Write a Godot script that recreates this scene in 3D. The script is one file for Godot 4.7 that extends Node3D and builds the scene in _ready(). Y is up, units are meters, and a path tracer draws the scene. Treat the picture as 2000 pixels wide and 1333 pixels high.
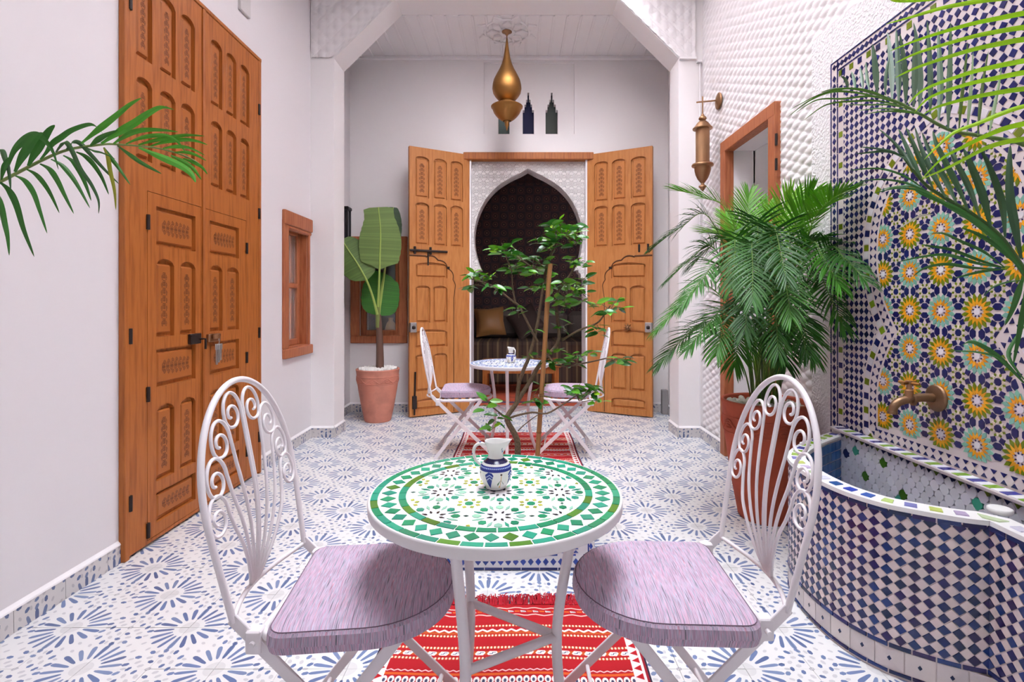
extends Node3D
# A riad courtyard: x to the right, y up, the camera looks along -z from above the tiled floor.
const F := 1017.0
const CX := 1009.0
const CY := 592.0
const EYE := 1.15
const XL := -1.76
const XR := 1.575
const ZP := -4.45      # front of the portal
const ZQ := -4.71      # back of the portal
const ZB := -5.5       # back wall of the loggia
const TOP := 7.6
const CEIL := 3.757
var rng := RandomNumberGenerator.new()
var taken := {}
var M := {}

class G:
	var v := PackedVector3Array()
	var n := PackedVector3Array()
	var uv := PackedVector2Array()
	var c := PackedColorArray()
	var col := Color.WHITE
	func tri(a: Vector3, b: Vector3, d: Vector3, na: Vector3, nb: Vector3, nd: Vector3, ua := Vector2.ZERO, ub := Vector2.ZERO, ud := Vector2.ZERO) -> void:
		if (b - a).cross(d - a).dot(na + nb + nd) > 0.0:
			v.append(a); v.append(d); v.append(b)
			n.append(na); n.append(nd); n.append(nb)
			uv.append(ua); uv.append(ud); uv.append(ub)
		else:
			v.append(a); v.append(b); v.append(d)
			n.append(na); n.append(nb); n.append(nd)
			uv.append(ua); uv.append(ub); uv.append(ud)
		c.append(col); c.append(col); c.append(col)
	func flat(a: Vector3, b: Vector3, d: Vector3, hint: Vector3, ua := Vector2.ZERO, ub := Vector2.ZERO, ud := Vector2.ZERO) -> void:
		var m := (b - a).cross(d - a).normalized()
		if m.dot(hint) < 0.0: m = -m
		tri(a, b, d, m, m, m, ua, ub, ud)
	func quad(a: Vector3, b: Vector3, d: Vector3, e: Vector3, hint: Vector3, ua := Vector2.ZERO, ub := Vector2(1, 0), ud := Vector2(1, 1), ue := Vector2(0, 1)) -> void:
		flat(a, b, d, hint, ua, ub, ud)
		flat(a, d, e, hint, ua, ud, ue)
	func box(p: Vector3, q: Vector3, bev := 0.0, t := Transform3D.IDENTITY) -> void:
		var lo := Vector3(minf(p.x, q.x), minf(p.y, q.y), minf(p.z, q.z))
		var hi := Vector3(maxf(p.x, q.x), maxf(p.y, q.y), maxf(p.z, q.z))
		var ce := (lo + hi) * 0.5
		var h := (hi - lo) * 0.5
		bev = minf(bev, minf(h.x, minf(h.y, h.z)) * 0.9)
		for ax in 3:
			var a1 := (ax + 1) % 3
			var a2 := (ax + 2) % 3
			for s in [-1.0, 1.0]:
				var ps := []
				for k in [[-1, -1], [1, -1], [1, 1], [-1, 1]]:
					var w := Vector3.ZERO
					w[ax] = s * h[ax]
					w[a1] = k[0] * (h[a1] - bev)
					w[a2] = k[1] * (h[a2] - bev)
					ps.append(t * (ce + w))
				var hint := Vector3.ZERO
				hint[ax] = s
				quad(ps[0], ps[1], ps[2], ps[3], t.basis * hint)
			if bev > 0.0:
				for s1 in [-1.0, 1.0]:
					for s2 in [-1.0, 1.0]:
						var e := []
						for k in [[-1, 0], [1, 0], [1, 1], [-1, 1]]:
							var w := Vector3.ZERO
							w[ax] = k[0] * (h[ax] - bev)
							w[a1] = s1 * (h[a1] - (bev if k[1] == 1 else 0.0))
							w[a2] = s2 * (h[a2] - (0.0 if k[1] == 1 else bev))
							e.append(t * (ce + w))
						var hint := Vector3.ZERO
						hint[a1] = s1
						hint[a2] = s2
						quad(e[0], e[1], e[2], e[3], t.basis * hint)
		if bev > 0.0:
			for sx in [-1.0, 1.0]:
				for sy in [-1.0, 1.0]:
					for sz in [-1.0, 1.0]:
						var s := Vector3(sx, sy, sz)
						flat(t * (ce + s * (h - Vector3(0, bev, bev))), t * (ce + s * (h - Vector3(bev, 0, bev))), t * (ce + s * (h - Vector3(bev, bev, 0))), t.basis * s)
	func tube(path: PackedVector3Array, r0: float, r1 := -1.0, seg := 8, squash := 1.0, upv := Vector3.ZERO) -> void:
		if r1 < 0.0: r1 = r0
		var m := path.size()
		if m < 2: return
		var d0 := (path[1] - path[0]).normalized()
		var nn := upv if upv != Vector3.ZERO else (Vector3.UP if absf(d0.y) < 0.9 else Vector3.RIGHT)
		nn = (nn - d0 * nn.dot(d0)).normalized()
		var pv := []
		var pn := []
		for i in m:
			var d := (path[mini(i + 1, m - 1)] - path[maxi(i - 1, 0)]).normalized()
			nn = (nn - d * nn.dot(d)).normalized()
			var bb := d.cross(nn)
			var r := lerpf(r0, r1, float(i) / (m - 1))
			var rv := PackedVector3Array()
			var rn := PackedVector3Array()
			for k in seg:
				var a := TAU * k / seg
				rv.append(path[i] + nn * cos(a) * r * squash + bb * sin(a) * r)
				rn.append((nn * cos(a) / squash + bb * sin(a)).normalized())
			pv.append(rv)
			pn.append(rn)
		var along := 0.0
		for i in m - 1:
			var nxt := along + path[i].distance_to(path[i + 1])
			var av: PackedVector3Array = pv[i]
			var bv: PackedVector3Array = pv[i + 1]
			var an: PackedVector3Array = pn[i]
			var bn: PackedVector3Array = pn[i + 1]
			for k in seg:
				var j := (k + 1) % seg
				var u0 := float(k) / seg
				var u1 := float(k + 1) / seg
				tri(av[k], av[j], bv[j], an[k], an[j], bn[j], Vector2(u0, along), Vector2(u1, along), Vector2(u1, nxt))
				tri(av[k], bv[j], bv[k], an[k], bn[j], bn[k], Vector2(u0, along), Vector2(u1, nxt), Vector2(u0, nxt))
			along = nxt
		for e in [0, m - 1]:
			var hint := d0 * -1.0 if e == 0 else (path[m - 1] - path[m - 2]).normalized()
			var rv: PackedVector3Array = pv[e]
			for k in range(1, seg - 1):
				tri(rv[0], rv[k], rv[k + 1], hint, hint, hint)
	func lathe(pr: PackedVector2Array, seg := 32, at := Vector3.ZERO, uvs := true) -> void:
		var m := pr.size()
		var nr := PackedVector2Array()
		for i in m:
			var d := pr[mini(i + 1, m - 1)] - pr[maxi(i - 1, 0)]
			nr.append(Vector2(d.y, -d.x).normalized())
		for i in m - 1:
			if pr[i].distance_to(pr[i + 1]) < 1e-6: continue
			var n0 := nr[i]
			var n1 := nr[i + 1]
			# a sharp bend keeps its own face normal
			var dd := pr[i + 1] - pr[i]
			var fn := Vector2(dd.y, -dd.x).normalized()
			if n0.dot(fn) < 0.8: n0 = fn
			if n1.dot(fn) < 0.8: n1 = fn
			for k in seg:
				var a := TAU * k / seg
				var b := TAU * (k + 1) / seg
				var ca := Vector3(cos(a), 0, sin(a))
				var cb := Vector3(cos(b), 0, sin(b))
				var p00 := at + ca * pr[i].x + Vector3.UP * pr[i].y
				var p01 := at + cb * pr[i].x + Vector3.UP * pr[i].y
				var p10 := at + ca * pr[i + 1].x + Vector3.UP * pr[i + 1].y
				var p11 := at + cb * pr[i + 1].x + Vector3.UP * pr[i + 1].y
				var m00 := ca * n0.x + Vector3.UP * n0.y
				var m01 := cb * n0.x + Vector3.UP * n0.y
				var m10 := ca * n1.x + Vector3.UP * n1.y
				var m11 := cb * n1.x + Vector3.UP * n1.y
				var u0 := float(k) / seg
				var u1 := float(k + 1) / seg
				var v0 := 1.0 - float(i) / (m - 1)
				var v1 := 1.0 - float(i + 1) / (m - 1)
				if pr[i].x > 1e-5: tri(p00, p01, p11, m00, m01, m11, Vector2(u0, v0), Vector2(u1, v0), Vector2(u1, v1))
				if pr[i + 1].x > 1e-5: tri(p00, p11, p10, m00, m11, m10, Vector2(u0, v0), Vector2(u1, v1), Vector2(u0, v1))
	# an inlaid piece: a convex-ish polygon on a mapped surface, its edge sloping up to a slightly smaller face
	func piece(poly: PackedVector2Array, map: Callable, h0: float, h1: float, inset: float) -> void:
		var ce := Vector2.ZERO
		for p in poly: ce += p
		ce /= poly.size()
		var cc: Vector3 = map.call(ce.x, ce.y, h1)
		var up: Vector3 = (map.call(ce.x, ce.y, h1 + 0.01) as Vector3) - cc
		var lo := PackedVector3Array()
		var hi := PackedVector3Array()
		for p in poly:
			var q := p + (ce - p).normalized() * minf(inset, p.distance_to(ce) * 0.5)
			var q0 := p + (ce - p).normalized() * minf(inset * 0.4, p.distance_to(ce) * 0.3)
			lo.append(map.call(q0.x, q0.y, h0))
			hi.append(map.call(q.x, q.y, h1))
		var m := poly.size()
		for i in m:
			var j := (i + 1) % m
			var out := (lo[i] + lo[j]) * 0.5 - cc
			quad(lo[i], lo[j], hi[j], hi[i], out)
			flat(cc, hi[i], hi[j], up)
	func prism(poly: PackedVector2Array, z0: float, z1: float, t := Transform3D.IDENTITY, bev := 0.0) -> void:
		var idx := Geometry2D.triangulate_polygon(poly)
		var m := poly.size()
		var area := 0.0
		for i in m: area += poly[i].cross(poly[(i + 1) % m])
		var sg := 1.0 if area > 0.0 else -1.0
		var top := poly
		if bev > 0.0:
			top = PackedVector2Array()
			for i in m:
				var e0 := (poly[i] - poly[(i + m - 1) % m]).normalized()
				var e1 := (poly[(i + 1) % m] - poly[i]).normalized()
				var nn := (Vector2(-e0.y, e0.x) + Vector2(-e1.y, e1.x)).normalized() * sg
				var k := maxf(0.4, nn.dot(Vector2(-e1.y, e1.x) * sg))
				top.append(poly[i] + nn * bev / k)
		for i in range(0, idx.size(), 3):
			var a := poly[idx[i]]
			var b := poly[idx[i + 1]]
			var d := poly[idx[i + 2]]
			flat(t * Vector3(a.x, a.y, z0), t * Vector3(b.x, b.y, z0), t * Vector3(d.x, d.y, z0), t.basis * Vector3(0, 0, -signf(z1 - z0)), a, b, d)
			var a2 := top[idx[i]]
			var b2 := top[idx[i + 1]]
			var d2 := top[idx[i + 2]]
			flat(t * Vector3(a2.x, a2.y, z1), t * Vector3(b2.x, b2.y, z1), t * Vector3(d2.x, d2.y, z1), t.basis * Vector3(0, 0, signf(z1 - z0)), a2, b2, d2)
		var zm := z1 - signf(z1 - z0) * bev
		for i in m:
			var j := (i + 1) % m
			var e := poly[j] - poly[i]
			var out := t.basis * Vector3(e.y * sg, -e.x * sg, 0)
			quad(t * Vector3(poly[i].x, poly[i].y, z0), t * Vector3(poly[j].x, poly[j].y, z0), t * Vector3(poly[j].x, poly[j].y, zm), t * Vector3(poly[i].x, poly[i].y, zm), out)
			if bev > 0.0:
				quad(t * Vector3(poly[i].x, poly[i].y, zm), t * Vector3(poly[j].x, poly[j].y, zm), t * Vector3(top[j].x, top[j].y, z1), t * Vector3(top[i].x, top[i].y, z1), out + t.basis * Vector3(0, 0, signf(z1 - z0)) * out.length())
	# a leaf blade along a path; width is a Callable of 0..1, fold lifts the edges
	func blade(path: PackedVector3Array, width: Callable, side: Vector3, fold := 0.15) -> void:
		var m := path.size()
		var l := PackedVector3Array()
		var r := PackedVector3Array()
		for i in m:
			var d := (path[mini(i + 1, m - 1)] - path[maxi(i - 1, 0)]).normalized()
			var s := (side - d * side.dot(d)).normalized()
			var up := s.cross(d)
			var w: float = width.call(float(i) / (m - 1))
			l.append(path[i] - s * w + up * w * fold)
			r.append(path[i] + s * w + up * w * fold)
		for i in m - 1:
			var t0 := float(i) / (m - 1)
			var t1 := float(i + 1) / (m - 1)
			var hint := side.cross(path[i + 1] - path[i])
			quad(l[i], path[i], path[i + 1], l[i + 1], hint, Vector2(0, t0), Vector2(0.5, t0), Vector2(0.5, t1), Vector2(0, t1))
			quad(path[i], r[i], r[i + 1], path[i + 1], hint, Vector2(0.5, t0), Vector2(1, t0), Vector2(1, t1), Vector2(0.5, t1))
	func mesh() -> ArrayMesh:
		var a := []
		a.resize(Mesh.ARRAY_MAX)
		a[Mesh.ARRAY_VERTEX] = v
		a[Mesh.ARRAY_NORMAL] = n
		a[Mesh.ARRAY_TEX_UV] = uv
		a[Mesh.ARRAY_COLOR] = c
		var me := ArrayMesh.new()
		me.add_surface_from_arrays(Mesh.PRIMITIVE_TRIANGLES, a)
		return me

func pt(x: float, y: float, d: float) -> Vector3:
	return Vector3((x - CX) * d / F, EYE - (y - CY) * d / F, -d)

func numbered(s: String) -> String:
	var k: int = taken.get(s, 0)
	taken[s] = k + 1
	return s if k == 0 else "%s_%03d" % [s, k]

func thing(called: String, label: String, category: String, at := Vector3.ZERO, turn := 0.0, group := "") -> Node3D:
	var o := Node3D.new()
	o.name = numbered(called)
	add_child(o, true)
	o.position = at
	o.rotation.y = turn
	meta(o, label, category, group)
	return o

func meta(o: Node3D, label: String, category := "", group := "", kind := "") -> Node3D:
	if label: o.set_meta("label", label)
	if category: o.set_meta("category", category)
	if group: o.set_meta("group", group)
	if kind: o.set_meta("kind", kind)
	return o

func put(called: String, g: G, m: Material, parent: Node3D = null) -> MeshInstance3D:
	return put_mesh(called, g.mesh(), m, parent)

func put_mesh(called: String, me: Mesh, m: Material, parent: Node3D = null) -> MeshInstance3D:
	var o := MeshInstance3D.new()
	o.mesh = me
	o.material_override = m
	if parent:
		o.name = called
		parent.add_child(o, true)
	else:
		o.name = numbered(called)
		add_child(o, true)
	return o

func structure(called: String, g: G, m: Material, label := "") -> MeshInstance3D:
	var o := put(called, g, m)
	meta(o, label, "", "", "structure")
	return o

func lin(r: float, g: float, b: float) -> Color:
	return Color(r / 255.0, g / 255.0, b / 255.0).srgb_to_linear()

func vary(c: Color, amount: float) -> Color:
	var k := 1.0 + rng.randf_range(-amount, amount)
	return Color(c.r * k, c.g * k * (1.0 + rng.randf_range(-amount, amount) * 0.3), c.b * k * (1.0 + rng.randf_range(-amount, amount) * 0.3))

func box_part(called: String, p: Vector3, q: Vector3, bev: float, m: Material, parent: Node3D, t := Transform3D.IDENTITY) -> MeshInstance3D:
	var g := G.new()
	g.box(p, q, bev, t)
	return put(called, g, m, parent)

# a smooth path through points
func spline(ps: Array, steps := 6) -> PackedVector3Array:
	var out := PackedVector3Array()
	var m := ps.size()
	for i in m - 1:
		var p0: Vector3 = ps[maxi(i - 1, 0)]
		var p1: Vector3 = ps[i]
		var p2: Vector3 = ps[i + 1]
		var p3: Vector3 = ps[mini(i + 2, m - 1)]
		for k in steps:
			out.append(p1.cubic_interpolate(p2, p0, p3, float(k) / steps))
	out.append(ps[m - 1])
	return out

func spline2(ps: Array, steps := 6) -> PackedVector2Array:
	var a := []
	for p in ps: a.append(Vector3(p[0], p[1], 0))
	var out := PackedVector2Array()
	for p in spline(a, steps): out.append(Vector2(p.x, p.y))
	return out

# pictures for surfaces: polygons filled line by line
func fill(im: Image, poly: PackedVector2Array, c: Color) -> void:
	var lo := 1e9
	var hi := -1e9
	for p in poly:
		lo = minf(lo, p.y)
		hi = maxf(hi, p.y)
	var m := poly.size()
	for y in range(maxi(0, int(floor(lo))), mini(im.get_height() - 1, int(ceil(hi))) + 1):
		var yy := y + 0.5
		var xs := []
		for i in m:
			var a := poly[i]
			var b := poly[(i + 1) % m]
			if (a.y <= yy) != (b.y <= yy):
				xs.append(a.x + (yy - a.y) / (b.y - a.y) * (b.x - a.x))
		xs.sort()
		for i in range(0, xs.size() - 1, 2):
			var x0 := int(round(xs[i]))
			var x1 := int(round(xs[i + 1]))
			if x1 > x0: im.fill_rect(Rect2i(x0, y, x1 - x0, 1), c)

func disc(im: Image, p: Vector2, rx: float, ry: float, c: Color, n := 20) -> void:
	var q := PackedVector2Array()
	for i in n: q.append(p + Vector2(cos(TAU * i / n) * rx, sin(TAU * i / n) * ry))
	fill(im, q, c)

func stroke(im: Image, ps: PackedVector2Array, w: float, c: Color) -> void:
	for i in ps.size() - 1:
		var d := (ps[i + 1] - ps[i])
		if d.length() < 1e-4: continue
		var s := Vector2(-d.y, d.x).normalized() * w * 0.5
		fill(im, PackedVector2Array([ps[i] - s, ps[i + 1] - s, ps[i + 1] + s, ps[i] + s]), c)
		disc(im, ps[i + 1], w * 0.5, w * 0.5, c, 8)

func tex(im: Image) -> ImageTexture:
	return ImageTexture.create_from_image(im)

func noise_tex(freq: float, stops: Array, oct := 3, seed_ := 1, normal := false, size := 512, kind := FastNoiseLite.TYPE_SIMPLEX_SMOOTH) -> NoiseTexture2D:
	var f := FastNoiseLite.new()
	f.noise_type = kind
	f.frequency = freq
	f.fractal_octaves = oct
	f.seed = seed_
	var t := NoiseTexture2D.new()
	t.width = size
	t.height = size
	t.seamless = true
	t.noise = f
	if normal:
		t.as_normal_map = true
		t.bump_strength = 4.0
	elif stops.size():
		var gr := Gradient.new()
		var of := PackedFloat32Array()
		var cs := PackedColorArray()
		for s in stops:
			of.append(s[0])
			cs.append(s[1])
		gr.offsets = of
		gr.colors = cs
		t.color_ramp = gr
	return t

func mat(c: Color, rough := 0.6, metal := 0.0) -> StandardMaterial3D:
	var m := StandardMaterial3D.new()
	m.albedo_color = c
	m.roughness = rough
	m.metallic = metal
	return m

func rgb(r: float, g: float, b: float) -> Color:
	return Color(r / 255.0, g / 255.0, b / 255.0)

func wood(a: Color, b: Color, c: Color, grain: Vector3, seed_: int) -> StandardMaterial3D:
	var m := mat(Color.WHITE, 0.5)
	m.albedo_texture = noise_tex(0.012, [[0.0, a], [0.35, b], [0.62, c], [1.0, b]], 5, seed_)
	m.uv1_triplanar = true
	m.uv1_world_triplanar = true
	m.uv1_scale = grain
	return m

# inlaid work: pieces gathered by kind; those that show largest become parts of their own, the rest one part
func inlay(root: Node3D, pieces: Array, m: Material, most := 300, least := 40.0) -> void:
	var by := {}
	for p in pieces:
		if not by.has(p.kind): by[p.kind] = []
		by[p.kind].append(p)
	for kind in by:
		var list: Array = by[kind]
		for p in list:
			var s := 0.0
			var q := PackedVector2Array()
			var seen := 0
			for k in p.poly:
				var w: Vector3 = root.transform * (p.map.call(k.x, k.y, 0.0) as Vector3)
				var d := maxf(0.2, -w.z)
				var x := CX + w.x * F / d
				var y := CY + (EYE - w.y) * F / d
				if x > -5 and x < 2005 and y > -5 and y < 1338: seen += 1
				q.append(Vector2(x, y))
			for i in q.size(): s += q[i].cross(q[(i + 1) % q.size()])
			p.size = absf(s) * 0.5 if seen > 0 else 0.0
		list.sort_custom(func(a, b): return a.size > b.size)
		var rest := G.new()
		for i in list.size():
			var p = list[i]
			if i < most and p.size > least:
				var g := G.new()
				g.col = p.color
				g.piece(p.poly, p.map, p.h0, p.h1, p.inset)
				put(kind, g, m, root)
			else:
				rest.col = p.color
				rest.piece(p.poly, p.map, p.h0, p.h1, p.inset)
		if rest.v.size():
			meta(put(kind + "_field", rest, m, root), "", "", "", "stuff")

func chip(kind: String, poly: PackedVector2Array, map: Callable, color: Color, h1 := 0.002, inset := 0.0012, h0 := -0.001) -> Dictionary:
	return {"kind": kind, "poly": poly, "map": map, "color": color, "h1": h1, "h0": h0, "inset": inset, "size": 0.0}

func rect2(x0: float, y0: float, x1: float, y1: float) -> PackedVector2Array:
	return PackedVector2Array([Vector2(x0, y0), Vector2(x1, y0), Vector2(x1, y1), Vector2(x0, y1)])

func ngon(c: Vector2, r: float, k: int, turn := 0.0) -> PackedVector2Array:
	var p := PackedVector2Array()
	for i in k: p.append(c + Vector2.from_angle(turn + TAU * i / k) * r)
	return p

# a kite pointing outwards from c
func kite(c: Vector2, a: float, r0: float, rm: float, r1: float, w: float) -> PackedVector2Array:
	var d := Vector2.from_angle(a)
	var s := Vector2(-d.y, d.x)
	return PackedVector2Array([c + d * r0, c + d * rm + s * w, c + d * r1, c + d * rm - s * w])

func _ready() -> void:
	rng.seed = 7
	# --- camera, sky, exposure
	var cam := Camera3D.new()
	cam.name = "camera"
	add_child(cam)
	cam.position = Vector3(0, EYE, 0)
	cam.projection = Camera3D.PROJECTION_FRUSTUM
	cam.near = 0.05
	cam.far = 60.0
	cam.size = 2.0 * 0.05 * 666.5 / F
	cam.frustum_offset = Vector2((1000.0 - CX) / F, -(666.5 - CY) / F) * 0.05
	cam.current = true
	var sky := ProceduralSkyMaterial.new()
	sky.sky_top_color = Color(0.94, 0.965, 1.0)
	sky.sky_horizon_color = Color(0.97, 0.98, 1.0)
	sky.ground_horizon_color = Color(0.62, 0.6, 0.58)
	sky.ground_bottom_color = Color(0.5, 0.48, 0.46)
	sky.sky_curve = 0.3
	sky.sun_angle_max = 1.0
	var env := Environment.new()
	env.background_mode = Environment.BG_SKY
	env.sky = Sky.new()
	env.sky.sky_material = sky
	env.background_energy_multiplier = 1.0
	env.tonemap_mode = Environment.TONE_MAPPER_LINEAR
	env.tonemap_exposure = 20.3
	env.sdfgi_enabled = true
	env.ssao_enabled = true
	env.ssil_enabled = true
	var we := WorldEnvironment.new()
	we.name = "world"
	we.environment = env
	add_child(we)
	materials()
	shell()
	floor_tiles()
	loggia()
	big_door()
	salon_doors()
	window_casement()
	zellige_panel()
	fountain()
	furniture()
	planting()
	small_things()

func materials() -> void:
	M.plaster = mat(rgb(246, 240, 239), 0.75)
	M.plaster.normal_enabled = true
	M.plaster.normal_texture = noise_tex(0.01, [], 4, 3, true)
	M.plaster.normal_scale = 0.12
	M.plaster.uv1_triplanar = true
	M.plaster.uv1_world_triplanar = true
	M.plaster.uv1_scale = Vector3(0.8, 0.8, 0.8)
	M.plaster_shaded = M.plaster.duplicate()
	M.plaster_shaded.albedo_color = rgb(232, 225, 226)  # same plaster darkened, so this wall carries its shade in the colour
	M.white = mat(rgb(247, 242, 242), 0.6)
	M.carved = mat(rgb(242, 236, 236), 0.7)
	M.rough_plaster = mat(rgb(240, 234, 235), 0.8)
	M.rough_plaster.heightmap_enabled = true
	M.rough_plaster.heightmap_texture = noise_tex(0.035, [[0.0, Color.BLACK], [0.5, Color(0.5, 0.5, 0.5)], [1.0, Color.WHITE]], 3, 12)
	M.rough_plaster.heightmap_scale = 0.5
	M.rough_plaster.uv1_triplanar = true
	M.rough_plaster.uv1_world_triplanar = true
	M.rough_plaster.uv1_scale = Vector3(2.6, 2.6, 2.6)
	M.wood = wood(rgb(148, 80, 28), rgb(172, 96, 37), rgb(185, 108, 46), Vector3(5.0, 0.42, 5.0), 5)
	M.wood_light = wood(rgb(164, 98, 46), rgb(187, 117, 58), rgb(201, 132, 71), Vector3(5.0, 0.42, 5.0), 6)
	M.leaf_wood = M.wood
	M.wood_red = wood(rgb(150, 80, 46), rgb(172, 97, 60), rgb(184, 110, 70), Vector3(6.0, 0.5, 6.0), 9)
	M.carved_wood = carved_wood()
	M.carved_light = M.carved_wood.duplicate()
	M.carved_light.albedo_color = rgb(192, 120, 60)
	M.leaf_carving = M.carved_wood
	M.iron = mat(rgb(58, 50, 48), 0.5, 0.7)
	M.lock = mat(rgb(190, 188, 186), 0.35, 0.8)
	M.glaze = mat(Color.WHITE, 0.22)
	M.glaze.vertex_color_use_as_albedo = true
	M.matt = mat(Color.WHITE, 0.6)
	M.matt.vertex_color_use_as_albedo = true
	M.grout = mat(rgb(214, 208, 204), 0.85)
	M.paint = mat(rgb(232, 224, 226), 0.38)
	M.leaf = mat(Color.WHITE, 0.5)
	M.leaf.vertex_color_use_as_albedo = true
	M.leaf.backlight_enabled = true
	M.leaf.backlight = Color(0.3, 0.42, 0.06)
	M.bark = mat(rgb(138, 114, 88), 0.85)
	M.bark.albedo_texture = noise_tex(0.03, [[0.0, Color(0.6, 0.6, 0.6)], [1.0, Color(1, 1, 1)]], 3, 4)
	M.bark.uv1_scale = Vector3(1, 4, 1)
	M.brass = mat(rgb(158, 114, 64), 0.46, 1.0)
	M.brass.normal_enabled = true
	M.brass.normal_texture = noise_tex(0.08, [], 2, 8, true)
	M.brass.normal_scale = 0.35
	M.brass.uv1_triplanar = true
	M.brass.uv1_scale = Vector3(4, 4, 4)
	M.old_brass = M.brass.duplicate()
	M.old_brass.albedo_color = rgb(164, 126, 94)
	M.old_brass.roughness = 0.45
	M.tap = M.old_brass.duplicate()
	M.tap.albedo_color = rgb(146, 116, 90)
	M.terracotta = mat(rgb(190, 86, 58), 0.75)
	M.terracotta.albedo_texture = noise_tex(0.008, [[0.0, Color(0.82, 0.8, 0.8)], [0.55, Color(1, 1, 1)], [1.0, Color(1.0, 0.95, 0.93)]], 4, 21)
	M.terracotta.uv1_triplanar = true
	M.terracotta.uv1_scale = Vector3(1.2, 1.2, 1.2)
	M.pierced = M.old_brass.duplicate()
	M.pierced.heightmap_enabled = true
	M.pierced.heightmap_texture = noise_tex(0.09, [[0.0, Color.BLACK], [0.5, Color.WHITE], [1.0, Color.WHITE]], 2, 31)
	M.pierced.heightmap_scale = 0.3
	M.pierced.uv1_triplanar = true
	M.pierced.uv1_scale = Vector3(7, 7, 7)
	M.glass = mat(Color(0.9, 0.93, 0.93, 0.1), 0.03)
	M.glass.transparency = BaseMaterial3D.TRANSPARENCY_ALPHA
	M.tile = mat(Color.WHITE, 0.34)
	M.tile.albedo_texture = tex(floor_picture())
	M.skirt = mat(rgb(236, 232, 232), 0.34)
	M.skirt.albedo_texture = M.tile.albedo_texture

# orange wood with a small carved arabesque in the middle of each panel
func carved_wood() -> StandardMaterial3D:
	var im := Image.create(256, 512, false, Image.FORMAT_RGB8)
	im.fill(Color.WHITE)
	var dark := Color(0.66, 0.60, 0.55)
	for r in 7:
		var y := 76.0 + r * 60.0
		var w := 70.0 * (0.62 + 0.38 * sin(PI * (r + 0.5) / 7.0))
		for s in [-1.0, 1.0]:
			for k in 2:
				var p := PackedVector2Array()
				var cx: float = 128.0 + s * (16.0 + k * 0.55 * w)
				for i in 26:
					var a := i * 0.42
					var rad := (24.0 - k * 4.0) * (1.0 - i / 30.0)
					p.append(Vector2(cx + s * cos(a) * rad, y + k * 18.0 - sin(a) * rad * 1.1))
				stroke(im, p, 6.0, dark)
		stroke(im, PackedVector2Array([Vector2(128, y - 24), Vector2(140, y), Vector2(128, y + 24), Vector2(116, y), Vector2(128, y - 24)]), 5.0, dark)
	var m := mat(rgb(176, 100, 40), 0.5)
	m.albedo_texture = tex(im)
	m.heightmap_enabled = true
	m.heightmap_texture = m.albedo_texture
	m.heightmap_scale = 0.35
	return m

func floor_picture() -> Image:
	var size := 2048
	var im := Image.create(size, size, false, Image.FORMAT_RGB8)
	im.fill(rgb(231, 228, 226))
	var px := size / 0.417          # pixels per metre; the picture holds two tiles each way
	var blues := [rgb(100, 118, 160), rgb(110, 127, 168), rgb(92, 108, 150), rgb(122, 138, 174)]
	var pale := rgb(204, 201, 203)
	var half := size / 2.0
	for i in range(-1, 4):
		for j in range(-1, 4):
			var c := Vector2(i, j) * half
			if (i + j) % 2 == 0:
				disc(im, c, 0.031 * px, 0.031 * px, rgb(217, 214, 213), 30)
				for k in 18:
					var a := TAU * (k + 0.5) / 18.0
					var d := Vector2.from_angle(a)
					var s := Vector2(-d.y, d.x)
					var b: Color = blues[posmod(k * 7 + posmod(i, 2) * 3 + k / 3, 4)]
					var hw := 0.0078 if k % 3 else 0.0066
					fill(im, PackedVector2Array([c + d * 0.048 * px - s * 0.0026 * px, c + d * 0.058 * px - s * 0.0052 * px, c + d * 0.094 * px - s * hw * px, c + d * 0.107 * px - s * hw * 0.9 * px, c + d * 0.114 * px - s * 0.003 * px, c + d * 0.114 * px + s * 0.003 * px, c + d * 0.107 * px + s * hw * 0.9 * px, c + d * 0.094 * px + s * hw * px, c + d * 0.058 * px + s * 0.0052 * px, c + d * 0.048 * px + s * 0.0026 * px]), b)
				for k in 18:
					var a := TAU * k / 18.0
					dot(im, c + Vector2.from_angle(a) * 0.131 * px, a, 0.0095 * px, 0.005 * px, pale)
			else:
				dot(im, c, 0.6, 0.009 * px, 0.006 * px, rgb(180, 178, 184))
				dot(im, c, 0.6, 0.005 * px, 0.003 * px, rgb(222, 218, 218))
				for k in 8:
					var a := TAU * (k + 0.5) / 8.0
					dot(im, c + Vector2.from_angle(a) * 0.036 * px, a + 0.8, 0.0105 * px, 0.0064 * px, blues[(k * 3) % 4] if k % 2 == 0 else pale)
				for k in 12:
					var a := TAU * k / 12.0
					dot(im, c + Vector2.from_angle(a) * 0.061 * px, a + 1.2, 0.0105 * px, 0.006 * px, pale if k % 3 else blues[k % 4])
				for k in 14:
					var a := TAU * (k + 0.5) / 14.0
					dot(im, c + Vector2.from_angle(a) * 0.087 * px, a + 0.5, 0.0118 * px, 0.0068 * px, blues[(k * 5) % 4])
	im.resize(1024, 1024, Image.INTERPOLATE_LANCZOS)
	return im

func dot(im: Image, p: Vector2, a: float, l: float, w: float, c: Color) -> void:
	var d := Vector2.from_angle(a)
	var s := Vector2(-d.y, d.x)
	fill(im, PackedVector2Array([p - d * l, p - d * l * 0.5 - s * w, p + d * l * 0.5 - s * w, p + d * l, p + d * l * 0.5 + s * w, p - d * l * 0.5 + s * w]), c)

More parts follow.
